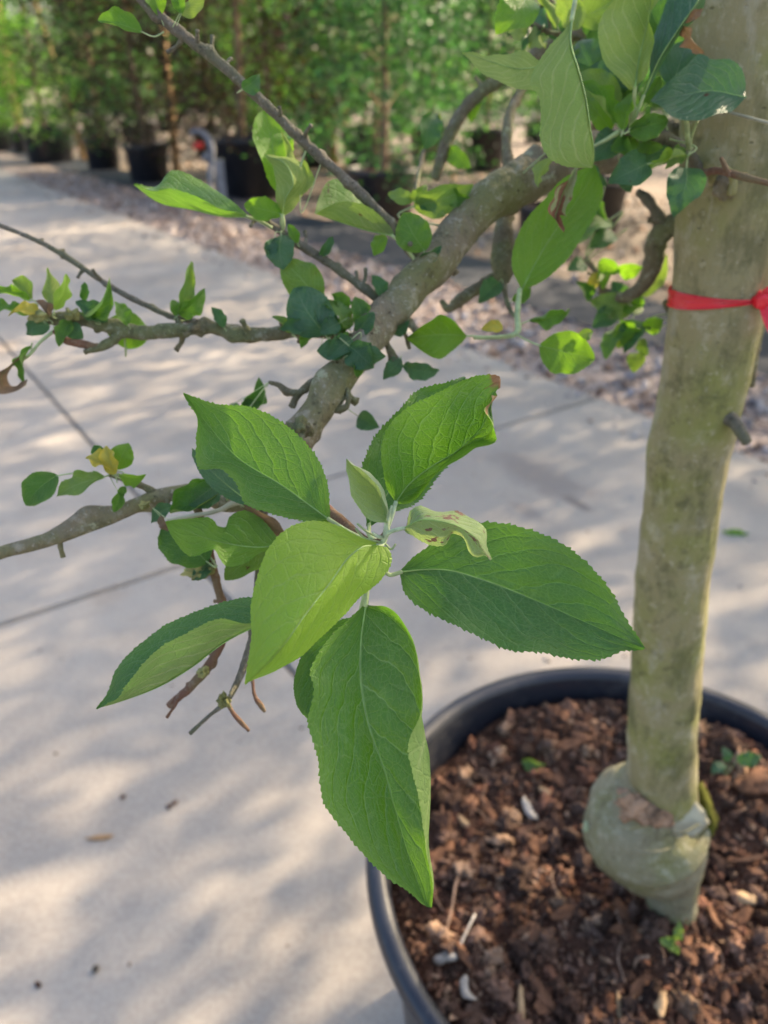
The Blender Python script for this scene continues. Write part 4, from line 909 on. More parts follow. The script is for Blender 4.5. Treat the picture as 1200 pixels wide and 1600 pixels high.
lofted([(-1, [(572, 944), (548, 968), (508, 1008), (485, 1048), (490, 1084), (483, 1120), (497, 1176), (508, 1260), (540, 1300), (575, 1340), (615, 1375), (645, 1392), (666, 1417)], -.003),
        (0, [(572, 944), (564, 1000), (564, 1072), (576, 1134), (600, 1202), (621, 1278), (645, 1357), (667, 1417)], .007),
        (.80, [(572, 944), (604, 952), (630, 980), (653, 1020), (659, 1065), (657, 1120), (663, 1180), (672, 1260), (678, 1330), (678, 1372), (667, 1417)], -.003),
        (1, [(572, 944), (600, 950), (628, 978), (652, 1018), (659, 1064), (655, 1112), (636, 1160), (646, 1215), (660, 1270), (674, 1325), (679, 1360), (667, 1417)], -.010)],
       .284, .262, LF, tree, bow=-.006, seed=16, ns=220, nh=15, teeth=56, tooth=.008, mid_r=.0008, pet=[(574, 915, .285), (580, 880, .285), (590, 855, .284)], label='long hanging leaf with its right margin rolled up')
lofted([(-1, [(560, 962), (520, 975), (478, 1015), (459, 1070), (466, 1105), (482, 1126)], 0), (0, [(562, 965), (530, 1000), (505, 1050), (482, 1126)], .004), (1, [(565, 968), (560, 1010), (530, 1080), (482, 1126)], 0)],
       .298, .300, LD, tree, seed=17, ns=110, pet=[(572, 920, .294), (585, 870, .289)])
lofted([(-1, [(590, 850), (562, 842), (530, 823), (490, 813), (450, 826), (425, 852), (402, 900), (390, 950), (394, 990), (391, 1030), (384, 1070)], .002),
        (0, [(590, 852), (568, 854), (548, 868), (515, 912), (480, 957), (440, 1012), (384, 1070)], -.006),
        (1, [(590, 850), (604, 852), (612, 872), (597, 900), (566, 932), (541, 960), (502, 992), (452, 1035), (416, 1060), (384, 1070)], .010)],
       .272, .246, LY, tree, bow=-.008, seed=18, tooth=.007, mid_r=.0007, pet=[(598, 850, .276), (602, 842, .277)], pet_mat=PW, label='bright yellow green leaf nearest the camera')
lofted([(-1, [(432, 968), (388, 972), (342, 967), (302, 984), (270, 1001), (232, 1030), (196, 1075), (190, 1090), (150, 1107)], -.012),
        (0, [(432, 968), (392, 982), (350, 1004), (300, 1042), (250, 1072), (200, 1092), (150, 1107)], .0),
        (1, [(432, 966), (392, 934), (350, 940), (302, 961), (252, 980), (218, 1008), (180, 1050), (166, 1085), (150, 1107)], .016)],
       .300, .305, LD, tree, ref=1, seed=19, tooth=.010, mid_r=.0005, pet=[(480, 940, .30), (560, 880, .294)], label='long leaf folded lengthwise, pale underside in front')
# young leaves and the tip of the shoot
lofted([(-1, [(605, 816), (585, 815), (558, 790), (546, 760), (543, 738), (541, 717)], -.003), (0, [(605, 816), (598, 790), (588, 765), (568, 745), (541, 717)], .006), (.6, [(605, 816), (606, 795), (600, 768), (584, 744), (562, 730), (541, 717)], .002), (1, [(605, 816), (603, 796), (594, 768), (580, 746), (562, 733), (541, 717)], -.007)],
       .268, .266, LB, tree, seed=20, ns=90, teeth=22, tooth=.012, mid_r=.0004, pet=[(606, 824, .272), (604, 832, .275)], pet_mat=PW, label='small folded young leaf standing at the shoot tip')
lofted([(-1, [(630, 824), (650, 800), (682, 794), (710, 797), (735, 812), (758, 830), (766, 855), (766, 876)], .003), (0, [(630, 826), (660, 812), (690, 815), (715, 822), (740, 838), (755, 860), (766, 876)], -.007), (1, [(632, 830), (655, 845), (690, 850), (705, 835), (722, 850), (742, 862), (754, 864), (766, 876)], .004)],
       .266, .262, M['leaf_bud_spot'], tree, seed=21, ns=100, teeth=22, tooth=.012, quilt=.014, mid_r=.0006, pet=[(612, 830, .27), (602, 836, .274)], pet_mat=PW, label='crumpled young leaf with a brown blotch')
for (pp, w_) in (([(602, 838, .274), (606, 812, .271), (612, 790, .272)], 9), ([(600, 840, .276), (590, 838, .272), (582, 832, .271)], 6), ([(598, 842, .276), (572, 830, .272), (558, 818, .270)], 3.4), ([(598, 848, .276), (566, 838, .272), (556, 826, .270)], 3.4), ([(602, 850, .276), (612, 858, .274), (618, 850, .273)], 3.2), ([(596, 850, .277), (606, 828, .272), (603, 815, .270)], 8)):
    V, F = ptube([(x, y, d, w_ * (1, .9, .3)[i]) for i, (x, y, d) in enumerate(pp)], 14, 8, .06, 200); build('bud_scale', V, F, PW if w_ > 4 else M['petiole'], tree)
# --- behind the cluster, left
lofted([(-1, [(440, 850), (425, 830), (405, 808), (380, 798), (360, 808), (352, 824), (340, 822), (332, 812), (300, 810), (258, 815)], .004), (0, [(440, 852), (400, 855), (360, 850), (320, 840), (290, 828), (258, 815)], 0), (1, [(440, 856), (410, 862), (380, 880), (352, 884), (340, 870), (335, 860), (318, 862), (300, 868), (270, 840), (258, 815)], -.006)],
       .34, .332, LG, tree, seed=31, ns=100, teeth=26, tooth=.008, quilt=.006)
grown((325, 880, .355), (250, 828, .36), .42, LD, tree, 10, 5, seed=32)
grown((425, 850, .358), (350, 905, .352), .33, LS, tree, 20, 10, seed=33)
grown((352, 762, .352), (266, 802, .356), .32, LD, tree, 25, 10, wave=.06, seed=34)
grown((340, 756, .350), (295, 790, .345), .45, LT, tree, -20, 10, seed=35)
grown((380, 790, .35), (450, 835, .345), .25, M['leaf_dry'], tree, 30, 25, seed=36, wave=.08)
grown((480, 815, .33), (535, 828, .325), .4, LG, tree, 20, 10, seed=37)
bough('twig', [(395, 782, .345, 10), (370, 784, .344, 14), (345, 796, .343, 8), (300, 806, .342, 7), (262, 812, .342, 6)], M['pale_bark'], 2, 30, 8, .2, 120)
grown((250, 806, .352), (268, 830, .352), .3, M['leaf_dry'], tree, 20, 20, seed=38)
grown((560, 650, .40), (592, 668, .395), .42, LT, tree, 15, pet=[(545, 640, .385), (535, 632, .38)], seed=39)
grown((375, 640, .40), (358, 632, .40), .4, LT, tree, 10, seed=40); grown((380, 636, .40), (410, 594, .398), .38, LD, tree, 35, 20, seed=41); grown((378, 636, .40), (408, 628, .398), .4, LD, tree, 0, seed=42)
# --- lower left side spur
grown((90, 742, .362), (38, 790, .36), .36, LD, tree, 20, 25, wave=.06, pet=[(110, 740, .362), (135, 738, .363)], seed=43)
grown((165, 745, .362), (88, 776, .36), .22, LP, tree, 20, 5, wave=.09, curl=.2, seed=44)
grown((182, 735, .358), (133, 714, .356), .36, M['leaf_yellow'], tree, 25, 30, wave=.16, seed=45, label='yellowed leaf on the lower left spur')
grown((180, 742, .357), (162, 696, .356), .30, M['leaf_yellow'], tree, -25, 30, wave=.14, seed=46, label='crumpled yellow leaf behind another yellow one')
grown((182, 732, .36), (200, 692, .36), .42, LG, tree, 10, seed=47); grown((185, 740, .36), (228, 742, .358), .32, LG, tree, 30, seed=48)
grown((165, 722, .363), (146, 696, .363), .4, LD, tree, 0, seed=49); grown((188, 770, .362), (178, 800, .36), .35, LF, tree, 10, seed=50, pet=[(180, 760, .364), (172, 745, .365)])
grown((196, 760, .362), (188, 778, .362), .4, LF, tree, 10, seed=51)
# --- left branch leaves
grown((66, 500, .392), (14, 486, .385), .30, M['leaf_yellow'], tree, 40, 35, bow=.25, tipcurl=.2, seed=52, label='yellow curled leaf at the tip of the left branch')
grown((75, 498, .39), (55, 470, .388), .5, M['leaf_dry'], tree, 60, 40, curl=.8, seed=53, label='brown dry leaf curled at the tip of the left branch')
grown((48, 470, .392), (-14, 455, .388), .2, LG, tree, 20, seed=54); grown((45, 492, .392), (-20, 470, .39), .2, LF, tree, 30, seed=55)
grown((50, 468, .395), (18, 435, .395), .4, LP, tree, 10, 20, seed=56); grown((84, 482, .392), (76, 420, .392), .30, LP, tree, 160, 20, seed=57); grown((84, 484, .39), (104, 428, .388), .22, LY, tree, 55, 30, seed=58)
grown((124, 488, .393), (176, 444, .39), .34, LF, tree, 30, 35, bow=.2, tipcurl=.25, seed=59); grown((130, 470, .393), (132, 440, .39), .3, LD, tree, 20, seed=60); grown((132, 478, .397), (168, 502, .396), .4, LT, tree, 0, seed=61)
grown((198, 545, .408), (206, 487, .408), .55, LG, tree, 10, 8, seed=62); grown((78, 508, .392), (40, 522, .392), .35, LT, tree, 10, seed=63); grown((106, 508, .393), (128, 528, .393), .45, LT, tree, 0, seed=64)
grown((276, 494, .402), (298, 408, .398), .20, LP, tree, 30, 35, bow=.1, seed=65); grown((278, 492, .40), (322, 456, .396), .30, LF, tree, 40, 30, seed=66); grown((276, 494, .40), (270, 468, .40), .4, LF, tree, 20, seed=67)
bough('twig', [(85, 516, .392, 6), (62, 535, .392, 5), (45, 555, .392, 5), (20, 570, .392, 5)], M['petiole'], 0, 24, 7, .1, 100)
grown((50, 540, .392), (38, 602, .39), .18, LF, tree, 50, 30, seed=68)
lofted([(-1, [(42, 556), (10, 572), (-8, 590), (-6, 612), (20, 614), (42, 596)], -.004), (0, [(42, 556), (16, 572), (2, 590), (6, 604), (22, 608), (42, 594)], .004), (1, [(42, 556), (20, 574), (10, 590), (14, 600), (26, 602), (42, 592)], .012)],
       .388, .386, M['leaf_dry'], tree, seed=69, ns=50, nh=6, teeth=0, label='dead brown leaf curled into a loop at the left edge')
# --- twig leaves at top left and centre
grown((222, 50, .352), (152, 30, .350), .30, LF, tree, 40, 20, wave=.05, pet=[(242, 57, .353), (256, 50, .353)], seed=70); grown((250, 26, .352), (228, -25, .35), .35, LG, tree, 20, pet=[(256, 40, .353)], seed=71)
grown((284, 22, .352), (275, -20, .35), .35, LF, tree, 10, pet=[(276, 40, .353)], seed=72); grown((280, 20, .352), (320, -6, .352), .3, LP, tree, 150, pet=[(270, 42, .354)], seed=73)
grown((378, 138, .362), (407, 118, .36), .45, LT, tree, 25, 15, seed=74)
grown((434, 303, .40), (412, 172, .40), .24, LG, tree, 10, 8, bow=.05, seed=75, widest=.55, pet=[(438, 330, .396), (440, 355, .394)])
lofted([(-1, [(440, 338), (432, 318), (432, 285), (426, 262), (414, 242)], -.002), (0, [(441, 338), (446, 310), (458, 285), (450, 262), (414, 242)], -.008), (1, [(443, 338), (465, 318), (480, 290), (478, 262), (462, 250), (414, 242)], .004)],
       .388, .380, LP, tree, face=-1, seed=76, ns=70, teeth=20, pet=[(443, 352, .391), (441, 362, .394)])
grown((442, 290, .388), (444, 208, .388), .18, LP, tree, 165, 20, seed=77); grown((468, 305, .386), (474, 248, .386), .28, LP, tree, 150, seed=78)
grown((440, 334, .387), (380, 318, .385), .3, LG, tree, 15, 5, seed=79, pet=[(444, 350, .39)])
lofted([(-1, [(388, 337), (350, 326), (302, 306), (262, 294), (240, 301), (209, 289)], -.012), (0, [(388, 338), (350, 338), (300, 327), (248, 316), (209, 289)], 0), (1, [(388, 336), (348, 306), (306, 278), (271, 267), (240, 290), (209, 288)], .012)],
       .386, .372, LF, tree, ref=1, seed=80, ns=100, teeth=24, pet=[(405, 345, .389), (425, 356, .392)], label='pointed leaf folded lengthwise on the upper left twig')
grown((440, 368, .39), (442, 420, .386), .42, LT, tree, 10, 5, seed=81); grown((430, 372, .39), (428, 412, .388), .3, LT, tree, 20, seed=82)
lofted([(-1, [(615, 360), (575, 324), (522, 318), (505, 326), (493, 334)], -.01), (0, [(615, 368), (580, 361), (530, 346), (493, 334)], 0), (1, [(615, 356), (565, 305), (545, 282), (515, 284), (500, 305), (493, 332)], .012)],
       .40, .39, LS, tree, ref=1, seed=83, ns=90, teeth=22, pet=[(632, 385, .405), (650, 408, .408)], label='folded leaf with a brown spot in front of the black pot')
grown((600, 366, .40), (583, 398, .40), .35, LG, tree, 15, seed=84)
grown((664, 392, .402), (630, 332, .398), .42, LF, tree, 12, 8, pet=[(662, 404, .405), (650, 411, .407)], seed=85)
grown((646, 322, .43), (740, 292, .42), .26, LP, tree, 15, 10, wave=.06, seed=86); grown((700, 300, .425), (735, 312, .42), .4, LF, tree, 10, seed=87); grown((645, 315, .43), (606, 302, .43), .3, LP, tree, 20, wave=.06, seed=88)
grown((664, 232, .50), (682, 176, .50), .36, LT, tree, 15, 10, skew=-.1, seed=89); grown((660, 235, .50), (690, 170, .498), .08, LP, tree, 150, seed=90)
bough('twig', [(650, 300, .43, 8), (655, 270, .47, 8), (662, 236, .50, 7)], M['twig'], 3, 24, 8, .3, 120)
# centre cluster where the left branch leaves the bough
grown((500, 475, .392), (440, 406, .390), .33, LS, tree, 8, 5, seed=91); grown((508, 522, .385), (462, 448, .383), .44, LT, tree, 10, 5, wave=.05, seed=92); grown((480, 512, .386), (436, 512, .384), .38, LT, tree, 10, seed=93)
grown((505, 525, .384), (520, 490, .384), .4, LT, tree, 30, seed=94); grown((545, 490, .392), (518, 458, .392), .4, LF, tree, 20, seed=95); grown((562, 512, .388), (556, 462, .386), .33, LF, tree, 30, 20, seed=96)
grown((520, 500, .395), (540, 520, .395), .45, LD, tree, 0, seed=97); grown((535, 488, .394), (505, 470, .395), .3, LP, tree, 20, seed=98)
grown((540, 548, .378), (495, 548, .376), .38, LT, tree, 8, 5, seed=99); grown((515, 540, .378), (545, 520, .376), .4, LF, tree, 20, seed=100)
grown((545, 540, .374), (580, 576, .372), .48, LT, tree, 15, 5, wave=.07, seed=101); grown((552, 550, .374), (580, 535, .374), .4, LT, tree, 20, seed=102); grown((560, 560, .376), (558, 590, .376), .4, LF, tree, 10, seed=103)
grown((630, 570, .40), (686, 582, .398), .26, LT, tree, 20, seed=104)
grown((731, 525, .405), (637, 530, .40), .42, LG, tree, -8, 12, bow=.12, seed=105, widest=.60, pet=[(765, 526, .408), (800, 523, .41)])
grown((842, 540, .402), (930, 566, .40), .38, LG, tree, 14, 4, bow=.10, seed=106, skew=-.06, pet=[(824, 532, .406), (806, 522, .41)]); grown((900, 525, .40), (928, 520, .40), .4, LP, tree, 10, seed=107)
grown((826, 500, .42), (893, 486, .418), .25, LF, tree, 30, 20, wave=.06, seed=108, pet=[(812, 508, .416), (806, 516, .412)])
grown((786, 512, .412), (752, 514, .41), .3, M['leaf_yellow'], tree, 20, seed=109)
V, F = ptube([(812, 452, .425, 8), (808, 490, .418, 9), (805, 522, .411, 9), (780, 527, .412, 6), (740, 528, .414, 5)], 40, 8, .05, 90); build('shoot', V, F, M['petiole'], tree)
bough('twig', [(808, 500, .42, 5), (795, 480, .44, 7), (788, 450, .455, 9), (786, 430, .46, 12)], M['twig'], 2, 24, 8, .2, 120)
lofted([(-1, [(815, 454), (801, 420), (803, 385), (822, 345), (850, 312), (880, 280), (915, 262), (930, 258)], 0), (0, [(815, 454), (832, 420), (855, 380), (882, 340), (910, 300), (930, 258)], .006), (1, [(815, 454), (845, 440), (880, 412), (908, 372), (930, 335), (942, 300), (930, 258)], 0)],
       .425, .40, LG, tree, seed=110, ns=110, teeth=26, tooth=.006, label='large bright green leaf hanging under the bough')
# --- upper right cluster in front of the trunk
lofted([(-1, [(893, 30), (876, 58), (852, 82), (836, 105), (828, 126), (842, 150), (846, 185), (844, 212), (858, 246), (880, 258), (926, 262)], -.003), (0, [(893, 30), (892, 72), (903, 108), (914, 150), (922, 200), (928, 240), (926, 262)], -.010), (1, [(893, 30), (886, 90), (890, 150), (902, 215), (926, 262)], .012)],
       .352, .350, M['leaf_pale'], tree, face=-1, ref=-1, seed=111, ns=130, quilt=.008, teeth=36, tooth=.008, mid_r=.0009, pet=[(897, 10, .353), (905, -40, .355)], label='pale hanging leaf folded along its midrib, at the top')
lofted([(-1, [(848, 100), (820, 82), (790, 84), (760, 86), (722, 82)], .003), (0, [(848, 104), (810, 108), (770, 98), (722, 82)], 0), (1, [(848, 110), (838, 140), (800, 137), (760, 116), (722, 82)], -.004)], .385, .372, LP, tree, seed=112, ns=90, teeth=26, tooth=.014, face=-1)
lofted([(-1, [(992, 138), (966, 122), (940, 88), (932, 56), (942, 28), (962, -5), (992, -50), (1022, -70)], -.003), (0, [(992, 138), (998, 95), (1010, 45), (1018, -5), (1022, -70)], .004), (1, [(992, 138), (1012, 100), (1022, 50), (1024, 0), (1022, -70)], -.006)],
       .378, .365, LP, tree, face=-1, seed=113, ns=110, teeth=34, tooth=.008, mid_r=.0008, pet=[(990, 160, .385), (985, 200, .398)], label='pale broad leaf pointing up at the top edge, underside showing')
lofted([(-1, [(1004, 154), (1018, 100), (1022, 58), (1038, 10), (1062, -40), (1096, -60)], 0), (0, [(1004, 154), (1032, 90), (1064, 40), (1096, -10), (1100, -60)], -.008), (1, [(1006, 154), (1040, 92), (1072, 44), (1100, 0), (1104, -60)], .006)],
       .385, .372, LT, tree, seed=114, ns=90, ref=-1, teeth=26, tooth=.007, pet=[(995, 178, .39), (984, 204, .398)])
grown((1068, 40, .374), (1096, 86, .37), .22, M['leaf_dry'], tree, 40, 30, wave=.12, seed=115, label='dry papery leaf piece against the trunk'); grown((1066, 34, .374), (1098, 14, .372), .25, M['leaf_dry'], tree, 20, 20, wave=.1, seed=116)
lofted([(-1, [(1166, 150), (1162, 118), (1140, 94), (1112, 92), (1095, 84), (1072, 104), (1048, 124), (1016, 158)], .002), (0, [(1166, 152), (1112, 142), (1060, 150), (1016, 158)], .004), (1, [(1166, 154), (1140, 172), (1092, 187), (1050, 181), (1016, 158)], -.006)],
       .385, .388, LT, tree, seed=117, ns=100, quilt=.010, teeth=28, tooth=.010, label='dark wrinkled leaf with brown spots in front of the trunk')
V, F = ptube([(1072, 180, .386, 8), (1074, 205, .395, 8), (1076, 232, .41, 9)], 14, 8, .05, 90); build('petiole', V, F, M['petiole'], tree); V, F = ptube([(1090, 190, .39, 4), (1082, 210, .40, 4), (1077, 230, .41, 5)], 14, 7, .05, 90); build('petiole', V, F, M['petiole'], tree)
grown((1048, 140, .41), (1075, 58, .405), .36, LT, tree, 10, 10, seed=118); grown((960, 130, .42), (1000, 100, .42), .4, LT, tree, 10, seed=119)
grown((974, 204, .392), (990, 140, .388), .30, LG, tree, -30, 25, seed=120); grown((982, 206, .392), (1046, 188, .388), .34, LF, tree, 20, 20, seed=121); grown((984, 200, .39), (1018, 166, .386), .3, LG, tree, 30, 30, seed=122)
grown((1012, 256, .398), (952, 284, .394), .38, LT, tree, 10, 5, seed=123, pet=[(1040, 250, .402), (1070, 240, .41)]); grown((1054, 236, .42), (984, 236, .415), .26, LT, tree, 20, 15, seed=124)
grown((1072, 262, .402), (1054, 332, .398), .36, LT, tree, 8, 10, seed=125, skew=.05, pet=[(1074, 248, .406), (1078, 236, .41)])
grown((1072, 245, .405), (1005, 275, .40), .14, LY, tree, 40, 25, seed=126)
lofted([(-1, [(898, 262), (880, 285), (868, 305), (858, 332), (868, 350), (880, 362)], -.006), (0, [(900, 262), (884, 292), (874, 318), (868, 340), (880, 362)], .003), (1, [(904, 262), (896, 290), (888, 318), (884, 340), (876, 330), (882, 362)], -.004)],
       .385, .378, M['leaf_halfdry'], tree, face=-1, seed=127, ns=70, nh=7, teeth=14, quilt=.012, label='withered leaf half brown hanging in front of the big green one')
grown((866, 246, .40), (838, 294, .396), .2, LP, tree, 150, 20, curl=.4, seed=128)
grown((824, -8, .40), (775, 52, .395), .36, LG, tree, 20, 10, seed=129); grown((812, 8, .415), (806, 66, .41), .2, LP, tree, 170, seed=130)
grown((905, 45, .42), (872, -20, .415), .34, LP, tree, 160, 15, seed=131); grown((900, 30, .43), (985, -20, .43), .3, LP, tree, 20, seed=132)
grown((930, 120, .44), (900, 60, .44), .4, LT, tree, 10, seed=133); grown((975, 150, .43), (925, 95, .43), .36, LT, tree, 20, seed=134); grown((968, 170, .42), (905, 112, .42), .3, LP, tree, 15, seed=135)
grown((962, 195, .40), (908, 128, .395), .28, LF, tree, 30, 20, seed=136); grown((955, 205, .41), (915, 150, .405), .30, LG, tree, 20, seed=137); grown((965, 206, .41), (930, 250, .405), .34, LT, tree, 20, seed=138); grown((990, 215, .405), (955, 235, .40), .36, LF, tree, 20, seed=139)
grown((900, 110, .46), (850, 85, .46), .4, LT, tree, 0, seed=140); grown((880, 60, .46), (830, 20, .46), .35, LT, tree, 20, seed=141); grown((1040, 60, .45), (1010, -10, .45), .4, LD, tree, 20, seed=142); grown((950, 60, .46), (905, 20, .46), .4, LD, tree, 0, seed=143)
bough('twig', [(968, 206, .40, 10), (940, 222, .402, 6), (905, 238, .405, 5), (888, 245, .41, 5)], M['petiole'], 0, 24, 7, .1, 100)
bough('twig', [(905, 60, .45, 9), (860, 50, .445, 8), (820, 34, .44, 8), (790, 30, .44, 6)], M['twig'], 8, 40, 8, .25, 130)
bough('twig', [(985, 208, .40, 8), (968, 160, .42, 8), (940, 110, .44, 9), (915, 70, .45, 9), (880, 40, .46, 9), (850, -20, .46, 9)], M['twig'], 8, 60, 8, .25, 130)
for (bx, by, tx, ty, w_, m_, rl_, d_) in ((845, 45, 815, 80, .35, LT, 20, .45), (870, 42, 842, -8, .32, LP, 150, .44), (915, 75, 945, 30, .34, LT, 15, .45), (930, 95, 880, 105, .3, LF, 20, .445), (960, 150, 1000, 118, .36, LD, 15, .43),
        (950, 130, 925, 175, .3, LF, 30, .43), (975, 180, 1008, 205, .3, LP, 25, .41), (1000, 210, 1035, 232, .34, LF, 20, .41), (968, 212, 985, 245, .34, LF, 20, .405), (800, 30, 775, 10, .4, LF, 10, .44), (835, 38, 850, 75, .3, LP, 160, .44), (1072, 240, 1040, 262, .3, LP, 25, .41), (1000, 160, 1032, 120, .34, LF, 25, .42)):
    grown((bx, by, d_), (tx, ty, d_ - .006), w_, m_, tree, rl_)
grown((920, 262, .43), (945, 290, .425), .35, LT, tree, 20, seed=144); grown((975, 268, .43), (985, 300, .43), .35, LT, tree, 20, seed=145)
# --- more of the small blue-green leaves crowding the junction, the side branch and the trunk side
for (bx, by, tx, ty, w_, m_, rl_, d_) in ((520, 520, 486, 470, .36, LT, 20, .39), (530, 505, 500, 520, .42, LT, 10, .384), (545, 515, 520, 470, .32, LP, 25, .39), (558, 520, 585, 488, .4, LT, 15, .386), (550, 530, 512, 560, .36, LT, 15, .378), (560, 548, 600, 560, .36, LT, 25, .374), (470, 518, 450, 490, .4, LT, 20, .39),
        (490, 520, 470, 545, .38, LF, 20, .39), (455, 520, 428, 492, .3, LP, 20, .392), (575, 500, 548, 470, .3, LF, 30, .39), (612, 520, 640, 500, .36, LT, 20, .40), (625, 560, 600, 590, .3, LT, 20, .40), (600, 466, 580, 430, .34, LT, 20, .402), (655, 405, 690, 385, .36, LT, 20, .405), (500, 400, 520, 370, .34, LT, 20, .396), (465, 380, 450, 350, .3, LF, 25, .393),
        (350, 512, 330, 480, .3, LT, 20, .398), (200, 508, 180, 470, .3, LF, 25, .396), (150, 500, 118, 470, .34, LT, 20, .394), (110, 500, 90, 540, .3, LF, 20, .394), (640, 312, 668, 290, .34, LP, 25, .43), (655, 305, 690, 325, .34, LT, 20, .43), (330, 880, 300, 905, .35, LT, 20, .36), (270, 790, 235, 815, .3, LT, 25, .36), (780, 440, 750, 470, .36, LT, 20, .455), (800, 470, 830, 450, .34, LF, 25, .44)):
    grown((bx, by, d_), (tx, ty, d_ - .004), w_, m_, tree, rl_)
# --- small leaves behind, right
DB = .54
for (b, t, w, m, rl) in (((955, 345), (878, 388), .28, LP, 30), ((962, 368), (922, 388), .30, LT, 20), ((920, 345), (890, 372), .35, LT, 10), ((935, 410), (970, 425), .36, LG, 10), ((965, 420), (1004, 420), .36, LG, 15), ((950, 425), (942, 452), .35, LG, 10), ((918, 452), (932, 425), .4, M['leaf_yellow'], 20), ((920, 470), (900, 440), .45, LD, 20),
                      ((985, 488), (925, 468), .30, LP, 25), ((960, 492), (926, 512), .4, LT, 10), ((990, 480), (1000, 458), .45, LF, 10), ((995, 462), (1046, 402), .26, LP, 150), ((965, 515), (945, 560), .3, LF, 30), ((985, 505), (965, 545), .3, LY, 20), ((1012, 508), (975, 552), .36, LT, 20), ((1005, 512), (1036, 500), .46, LG, 10),
                      ((992, 552), (990, 582), .42, M['leaf_young'], 10), ((970, 500), (1005, 520), .4, LF, 40), ((1000, 530), (1012, 556), .3, LS, 20), ((978, 470), (958, 440), .4, LT, 20), ((912, 408), (888, 420), .4, LT, 10), ((930, 300), (905, 330), .4, LT, 20), ((935, 320), (948, 345), .4, LF, 20), ((1000, 475), (975, 490), .4, LG, 30)):
    grown((b[0], b[1], DB), (t[0], t[1], DB - .006), w, m, tree, rl, 12, ns=36, nh=5, wave=.05)
for (b, t, w, m, rl, d) in (((700, 232), (735, 262), .3, LF, 20, .55), ((1198, 380), (1196, 360), .4, LG, 20, .5), ((1170, 470), (1198, 420), .2, LF, 40, .55), ((860, 300), (905, 285), .3, LT, 20, .48), ((690, 190), (650, 205), .3, LT, 30, .55), ((750, 150), (735, 190), .3, LF, 30, .56)):
    grown((b[0], b[1], d), (t[0], t[1], d - .004), w, m, tree, rl, 12, ns=36, nh=5)

# ------------------------------------------------------------------ red marking tape round the trunk
cA, cB = P(1121, 480, .494), P(1128, 420, .485); axt = (cB - cA).normalized(); ctr = P(1124, 461, .491); rt_ = 143 * .491 / FPX / 2 + .0011
e1 = (Vector((1, 0, 0)) - axt * axt.x).normalized(); e2 = axt.cross(e1)
ribbon = empty('marking_ribbon', ctr, 'red plastic ribbon knotted round the trunk', 'ribbon')
kp = R(-67)           # knot angle, right front
V, F = [], []; n = 90
for i in range(n):
    f = i / (n - 1); a = kp - (2 * math.pi - .12) * f - .06
    g_ = min(1, min(f, 1 - f) / .30); pin = .26 + .74 * g_ * g_ * (3 - 2 * g_)
    for j in range(7):
        g = j / 6 - .5
        zoff = .0016 * math.sin(j * 2.6 + f * 7) * (1.25 - pin) + .0003 * math.sin(f * 60 + j); w = .0108 * pin
        tilt = .0012 * math.cos(a - kp - 2.2)
        q = ctr + (e1 * math.cos(a) + e2 * math.sin(a)) * (rt_ + zoff + .0006) + axt * (g * w + tilt); V.append(q)
for i in range(n - 1):
    for j in range(6): F.append((i * 7 + j, i * 7 + j + 1, (i + 1) * 7 + j + 1, (i + 1) * 7 + j))
build('band', V, F, M['tape'], ribbon)
kc = ctr + (e1 * math.cos(kp) + e2 * math.sin(kp)) * (rt_ + .003)
def rib_tail(name, pts, ws, tw=0.0):
    s = spline([tuple(p) + (w,) for p, w in zip(pts, ws)], 22); V, F = [], []
    for i in range(22):
        p = Vector(s[i, :3]); t_ = Vector(s[min(21, i + 1), :3]) - Vector(s[max(0, i - 1), :3]); t_.normalize()
        sd = t_.cross(VDIR(p)).normalized(); nn = sd.cross(t_)
        for j in range(5):
            g = j / 4 - .5; V.append(p + (sd * math.cos(tw * i / 21) + nn * math.sin(tw * i / 21)) * g * s[i, 3] + nn * .0012 * math.cos(g * 9 + i * .4))
    for i in range(21):
        for j in range(4): F.append((i * 5 + j, i * 5 + j + 1, (i + 1) * 5 + j + 1, (i + 1) * 5 + j))
    build(name, V, F, M['tape'], ribbon)
V, F = lump(3, 501, .35, 1.0, 1.5); V = V * .0052 + np.array(kc); build('knot', V, [tuple(f) for f in F], M['tape'], ribbon)
dk = (kc - Vector((0, 0, CAM_H))).dot(Vector((0, CP, -SP))); fwd = Vector((0, CP, -SP)); kx = 600 + (kc.x / dk) * FPX; ky = 800 - ((kc - Vector((0, 0, CAM_H))).dot(Vector((0, SP, CP))) / dk) * FPX
rib_tail('tail', [kc, P(kx + 8, ky + 10, dk - .002), P(kx + 16, ky + 28, dk - .003), P(kx + 26, ky + 52, dk - .002)], [.004, .008, .011, .012], .8)
rib_tail('tail', [kc, P(kx + 12, ky - 10, dk - .004), P(kx + 30, ky - 8, dk - .006), P(kx + 48, ky + 12, dk - .004)], [.004, .009, .011, .010], -.7)

# ------------------------------------------------------------------ small growing things and litter on the soil
def sprout(px, py, leaves, stem_px, label, mat):
    p = on_soil(px, py); t = empty('seedling', p, label, 'seedling'); dd_ = (p - Vector((0, 0, CAM_H))).dot(fwd)
    for (bx, by, tx, ty, w, rl) in leaves:
        grown((bx, by, dd_ - .02), (tx, ty, dd_ - .024), w, mat, t, rl, 12, ns=30, nh=5, teeth=0, pet=[(px, py, dd_)])
    return t
sprout(1132, 1215, [(1134, 1195, 1112, 1208, .38, 20), (1150, 1185, 1192, 1184, .32, 10), (1140, 1190, 1130, 1168, .3, 40)], None, 'small two leaved green seedling behind the trunk at right', LT)
sprout(1050, 1490, [(1052, 1478, 1030, 1468, .42, 10), (1054, 1476, 1060, 1492, .40, 20), (1052, 1470, 1062, 1440, .25, 40)], None, 'light green sprout in the soil in front of the trunk base', LP)
